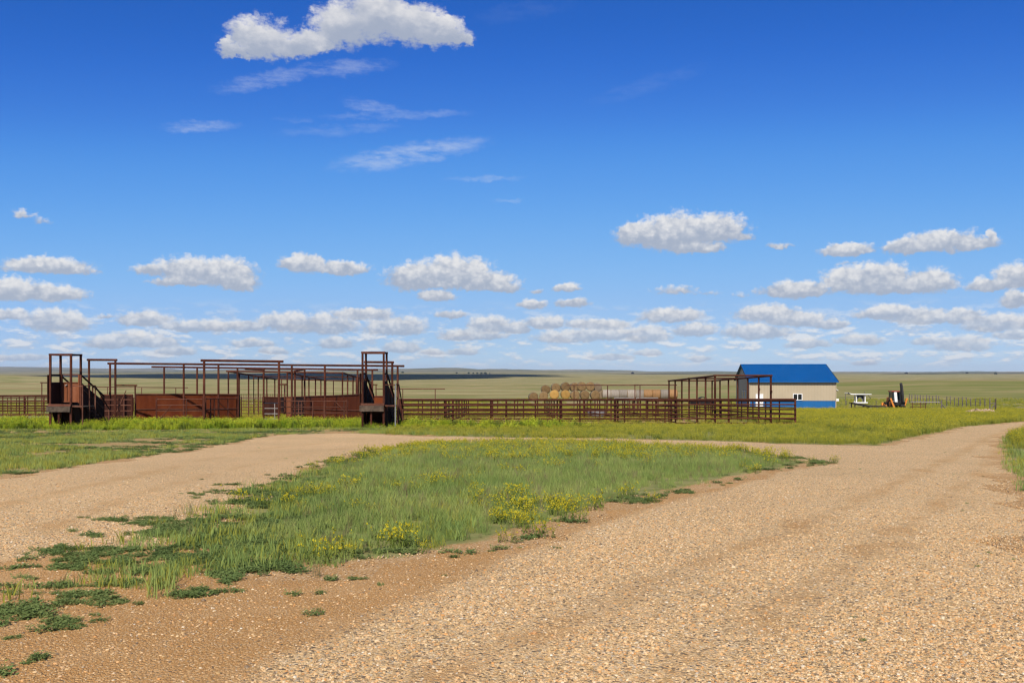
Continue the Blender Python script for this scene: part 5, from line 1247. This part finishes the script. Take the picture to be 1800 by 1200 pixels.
def plants():
    # grass of the island between the tracks
    P = rand_pts(52000, -12, 14, 9, 40); P = P[in_view(P)]
    d = sdist(ISLAND, P)+wob(1, P[:, 0], P[:, 1], 0.45)
    den = _sst(d, -0.15, 1.3)*(0.25+0.75*_sst(fbm(P[:, 0], P[:, 1], 0.55, 5), 0.30, 0.52))
    den *= 0.35+0.65*_sst(P[:, 0], -7.0, -3.0)
    k = rng.random(len(P)) < den; P = P[k]; d = d[k]
    sc = rng.uniform(0.5, 1.05, len(P))*(0.42+0.52*_sst(d, 0, 1.9))
    scatter('island_grass', 'grass_tuft', P, sc, label='blue green tall grass on the island between the gravel tracks')
    # yellow flowering clover on the island
    P = rand_pts(26000, -12, 14, 9, 40); P = P[in_view(P)]
    d = sdist(ISLAND, P)+wob(1, P[:, 0], P[:, 1], 0.45)
    lower = (P[:, 1] < 16.5+0.45*np.maximum(P[:, 0], 0)) & (P[:, 0] > -2.2) & (P[:, 0] < 3) & (d < 0.75)
    nz = fbm(P[:, 0], P[:, 1], 0.42, 9)
    den = (d > -0.15)*(_sst(nz, 0.55, 0.68)*0.07+0.26*_sst(nz, 0.44, 0.60)*lower+0.22*_sst(P[:, 1], 23, 32))
    k = rng.random(len(P)) < den; P = P[k]
    scatter('yellow_clover', 'clover', P, rng.uniform(0.7, 1.3, len(P)), label='yellow flowering clover clumps along the island edge')
    # dark mats of low weed in the tail of the island and along the gravel edges
    P = rand_pts(150000, -16, 16, 5, 36); P = P[in_view(P)]
    isl = sdist(ISLAND, P); t = sdist(TAIL, P)
    xs = P[:, 0]*0.8+P[:, 1]*0.25; ys = P[:, 1]*1.5-P[:, 0]*0.2
    nz = fbm(xs, ys, 0.45, 21)*0.16+fbm(xs, ys, 1.5, 33)*0.42+fbm(xs, ys, 4.0, 35)*0.42
    nz = np.argsort(np.argsort(nz))/len(nz)                                     # evenly spread 0..1: cover can be asked for directly
    cov = 0.05+0.23*_sst(t, -0.7, 1.0)+0.18*_sst(P[:, 0], -6.0, -2.8)*_sst(t, 0, 1); thr = 1-cov-0.05
    den = _sst(nz, thr, thr+0.10)*(_sst(t, -1.4, 0.0))*0.8
    den = np.maximum(den, 0.06*_sst(isl, -0.1, 0.5)*(P[:, 0] < -1))
    edge = (np.abs(isl) < 0.45)*_sst(nz, 0.72, 0.85)*0.4; den = np.maximum(den, edge)
    k = rng.random(len(P)) < den; P = P[k]
    scatter('mat_weeds', 'mat_weed', P, rng.uniform(0.35, 0.95, len(P)), zoff=0.012, label='dark green mats of low weed creeping over the gravel')
    P = rand_pts(16000, -13, 2, 8, 24); P = P[in_view(P)]; t = sdist(TAIL, P); isl = sdist(ISLAND, P)
    den = np.maximum(_sst(t, 0.0, 1.2)*(0.05+0.5*_sst(P[:, 0], -6.5, -2.0)), 0.5*_sst(isl, -0.3, 0.5)*(P[:, 0] < -0.5))*_sst(fbm(P[:, 0], P[:, 1], 0.9, 57), 0.42, 0.60)
    P = P[rng.random(len(P)) < den]
    scatter('tail_grass', 'short_grass', P, rng.uniform(0.5, 1.2, len(P)), label='short mixed grass where the island thins out into the gravel')
    # few tall tufts in the tail, and sprigs on the gravel
    P = rand_pts(200, -14, 4, 6, 22); P = P[in_view(P)]; t = sdist(TAIL, P)
    P = P[(t > 0) & (rng.random(len(P)) < 0.20+0.5*(P[:, 0] > -5))]
    scatter('tall_tufts', 'grass_tuft', P, rng.uniform(0.6, 1.25, len(P)), label='single tall grass tufts among the mat weeds')
    P = rand_pts(420, -9, 16, 6, 36); P = P[in_view(P)]; r_ = road_sd(P[:, 0], P[:, 1])
    P = P[(r_ > 0.1) & (r_ < 1.6) & (fbm(P[:, 0], P[:, 1], 0.3, 77) > 0.45)]
    scatter('gravel_sprigs', 'mat_weed', P, rng.uniform(0.15, 0.4, len(P)), zoff=0.012, label='small green sprigs growing out of the gravel')
    # left verge: short thin grass with bare soil between
    P = rand_pts(60000, -40, -2, 17, 54); P = P[in_view(P)]; r_ = sdist(ROAD, P)
    nz = fbm(P[:, 0]*0.7, P[:, 1]*1.3, 0.35, 41)
    den = (r_ < -0.05)*_sst(nz, 0.45, 0.60)*0.8
    den *= 1-0.85*((P[:, 0] < -20) & (P[:, 1] > 45) & (P[:, 1] < 52.5))
    k = rng.random(len(P)) < den; P = P[k]
    scatter('verge_grass', 'short_grass', P, rng.uniform(0.5, 1.15, len(P)), label='short patchy grass on the left verge below the chute')
    P = rand_pts(60000, -40, -3, 17, 54); P = P[in_view(P)]; r_ = sdist(ROAD, P)
    nz = fbm(P[:, 0]*0.6, P[:, 1]*1.2, 0.5, 43)*0.5+fbm(P[:, 0]*0.6, P[:, 1]*1.2, 1.6, 45)*0.5; nz = np.argsort(np.argsort(nz))/len(nz)
    P = P[(r_ < 0.15) & (rng.random(len(P)) < 0.55*_sst(nz, 0.60, 0.70))]
    scatter('verge_mats', 'mat_weed', P, rng.uniform(0.5, 1.3, len(P)), label='dark low weeds mottling the left verge')
    # right verge
    P = rand_pts(9000, 5, 34, 6, 60); P = P[in_view(P)]; r_ = sdist(ROAD, P)
    P = P[(r_ < 0.1) & (P[:, 1] < 2.2*P[:, 0]) & (fbm(P[:, 0], P[:, 1], 0.4, 51) > 0.40)]
    scatter('right_verge_grass', 'short_grass', P, rng.uniform(0.8, 1.6, len(P)), label='grass on the verge at the right picture edge')
    # bright weeds along the corral front
    P = rand_pts(40000, -34, 8, 47, 72); P = P[in_view(P)]; r_ = sdist(ROAD, P)
    x_, y_ = P.T
    front = 54.2+1.2*np.sin(x_*0.35)-0.8*_sst(x_, -14, -6)
    back = np.where(x_ < -27, 66, np.where(x_ < -9, 62, 58.5))+1.2*np.sin(x_*0.8)
    den = ((y_ > front) & (y_ < back) & (r_ < -0.3))*(0.20+0.8*_sst(fbm(x_, y_, 0.35, 61), 0.34, 0.55))
    den *= np.where(x_ > -6, 0.9*_sst(-x_, -6, 4), 1)
    inch = (((x_ > -25.6) & (x_ < -24.2)) | ((x_ > -8.3) & (x_ < -6.9))) & (y_ > 55) & (y_ < 60)
    k = (rng.random(len(P)) < den*0.55) & ~inch; P = P[k]
    s = rng.uniform(0.45, 1.2, len(P)); s *= 0.5+0.36*_sst(P[:, 1]-54, 0, 2)
    scatter('corral_weeds', 'tall_weed', P, s, label='bright green weeds growing along the front of the corral')
    # meadow strip in front of and inside the right pens, and the yellow green meadow on the right
    P = rand_pts(160000, -30, 75, 33, 150); P = P[in_view(P)]; r_ = sdist(ROAD, P); x_, y_ = P.T
    nz = fbm(x_, y_, 0.16, 71)
    den = (r_ < -0.1)*(0.35+0.65*_sst(nz, 0.3, 0.55))
    left = (x_ < -6) | (sdist(ISLAND, P) > -0.3)
    den *= np.where(left, np.where(y_ > 66, 0.25, 0.0), 1)
    pens = (x_ > -7) & (x_ < 17.6) & (y_ > 62) & (y_ < 92)
    den *= np.where(pens, 0.10, 1)
    den *= np.where(y_ > 92, np.where(x_ < 20, 0.35, 0.75), 1)
    shed = ((x_ > 35) & (x_ < 51) & (y_ > 151)) | ((x_ > 44.5) & (x_ < 54.5) & (y_ > 101) & (y_ < 110))
    k = (rng.random(len(P)) < den) & ~shed; P = P[k]
    s = rng.uniform(0.55, 1.05, len(P))*np.where(P[:, 1] > 90, 1.15, 1.0)
    s *= np.where((P[:, 1] < 63) & (P[:, 0] < 18), 0.62, 1)*np.where(P[:, 1] > 122, 0.6, 1)
    scatter('meadow', 'meadow_tuft', P, s, label='yellow green meadow of grass and clover right of the corral')
    P = rand_pts(26000, -110, 130, 95, 260); P = P[in_view(P)]; x_, y_ = P.T
    shed = (x_ > 34) & (x_ < 53) & (y_ > 151) & (y_ < 171)
    P = P[~shed & (fbm(x_, y_, 0.08, 81) > 0.36)]
    scatter('far_meadow', 'meadow_tuft', P, rng.uniform(0.6, 1.2, len(P)), label='rough prairie grass beyond the corral')
plants()

def stones():
    n = 290000
    y = 4.6+ (rng.random(n)**1.3)*22
    x = rng.uniform(-1, 1, n)*(900/F*y*1.05+0.5)
    P = np.stack([x, y], 1)
    r_ = road_sd(x, y); bs = sdist(BROWN, P)
    den = (r_ > -0.1)*(0.10+0.90*_sst(-bs, -0.3, 0.9))*(1-0.75*track_at(x, y))*(0.45+0.55*_sst(fbm(x, y, 0.5, 91), 0.30, 0.55))*(1-_sst(y, 10, 26))
    k = rng.random(n) < den; P = P[k]
    s = 0.0055+0.0095*rng.random(len(P))**1.8
    s = np.where(rng.random(len(P)) < 0.012, s*rng.uniform(1.4, 2.2, len(P)), s)
    scatter('loose_gravel', 'stones', P, s, tilt=0.5, zoff=0.013, label='loose tan and grey gravel stones on the road surface')
stones()

# ------------------------------------------------------------------ haze: the air between here and the far hills
def haze():
    m = bpy.data.materials.new('air'); m.use_nodes = True; t = m.node_tree; t.nodes.clear()
    out = t.nodes.new('ShaderNodeOutputMaterial'); v = t.nodes.new('ShaderNodeVolumePrincipled')
    v.inputs['Color'].default_value = (0.80, 0.88, 1.0, 1); v.inputs['Density'].default_value = 4.2e-5; v.inputs['Anisotropy'].default_value = 0.0
    t.links.new(v.outputs[0], out.inputs['Volume'])
    me = bpy.data.meshes.new('haze'); bm = bmesh.new()
    bmesh.ops.create_cube(bm, size=1.0, matrix=Matrix.Translation((0, 7500, 26))@Matrix.Diagonal((27000, 16000, 172, 1)))
    bm.to_mesh(me); bm.free(); me.materials.append(m)
    add('haze', me, kind='stuff')
haze()
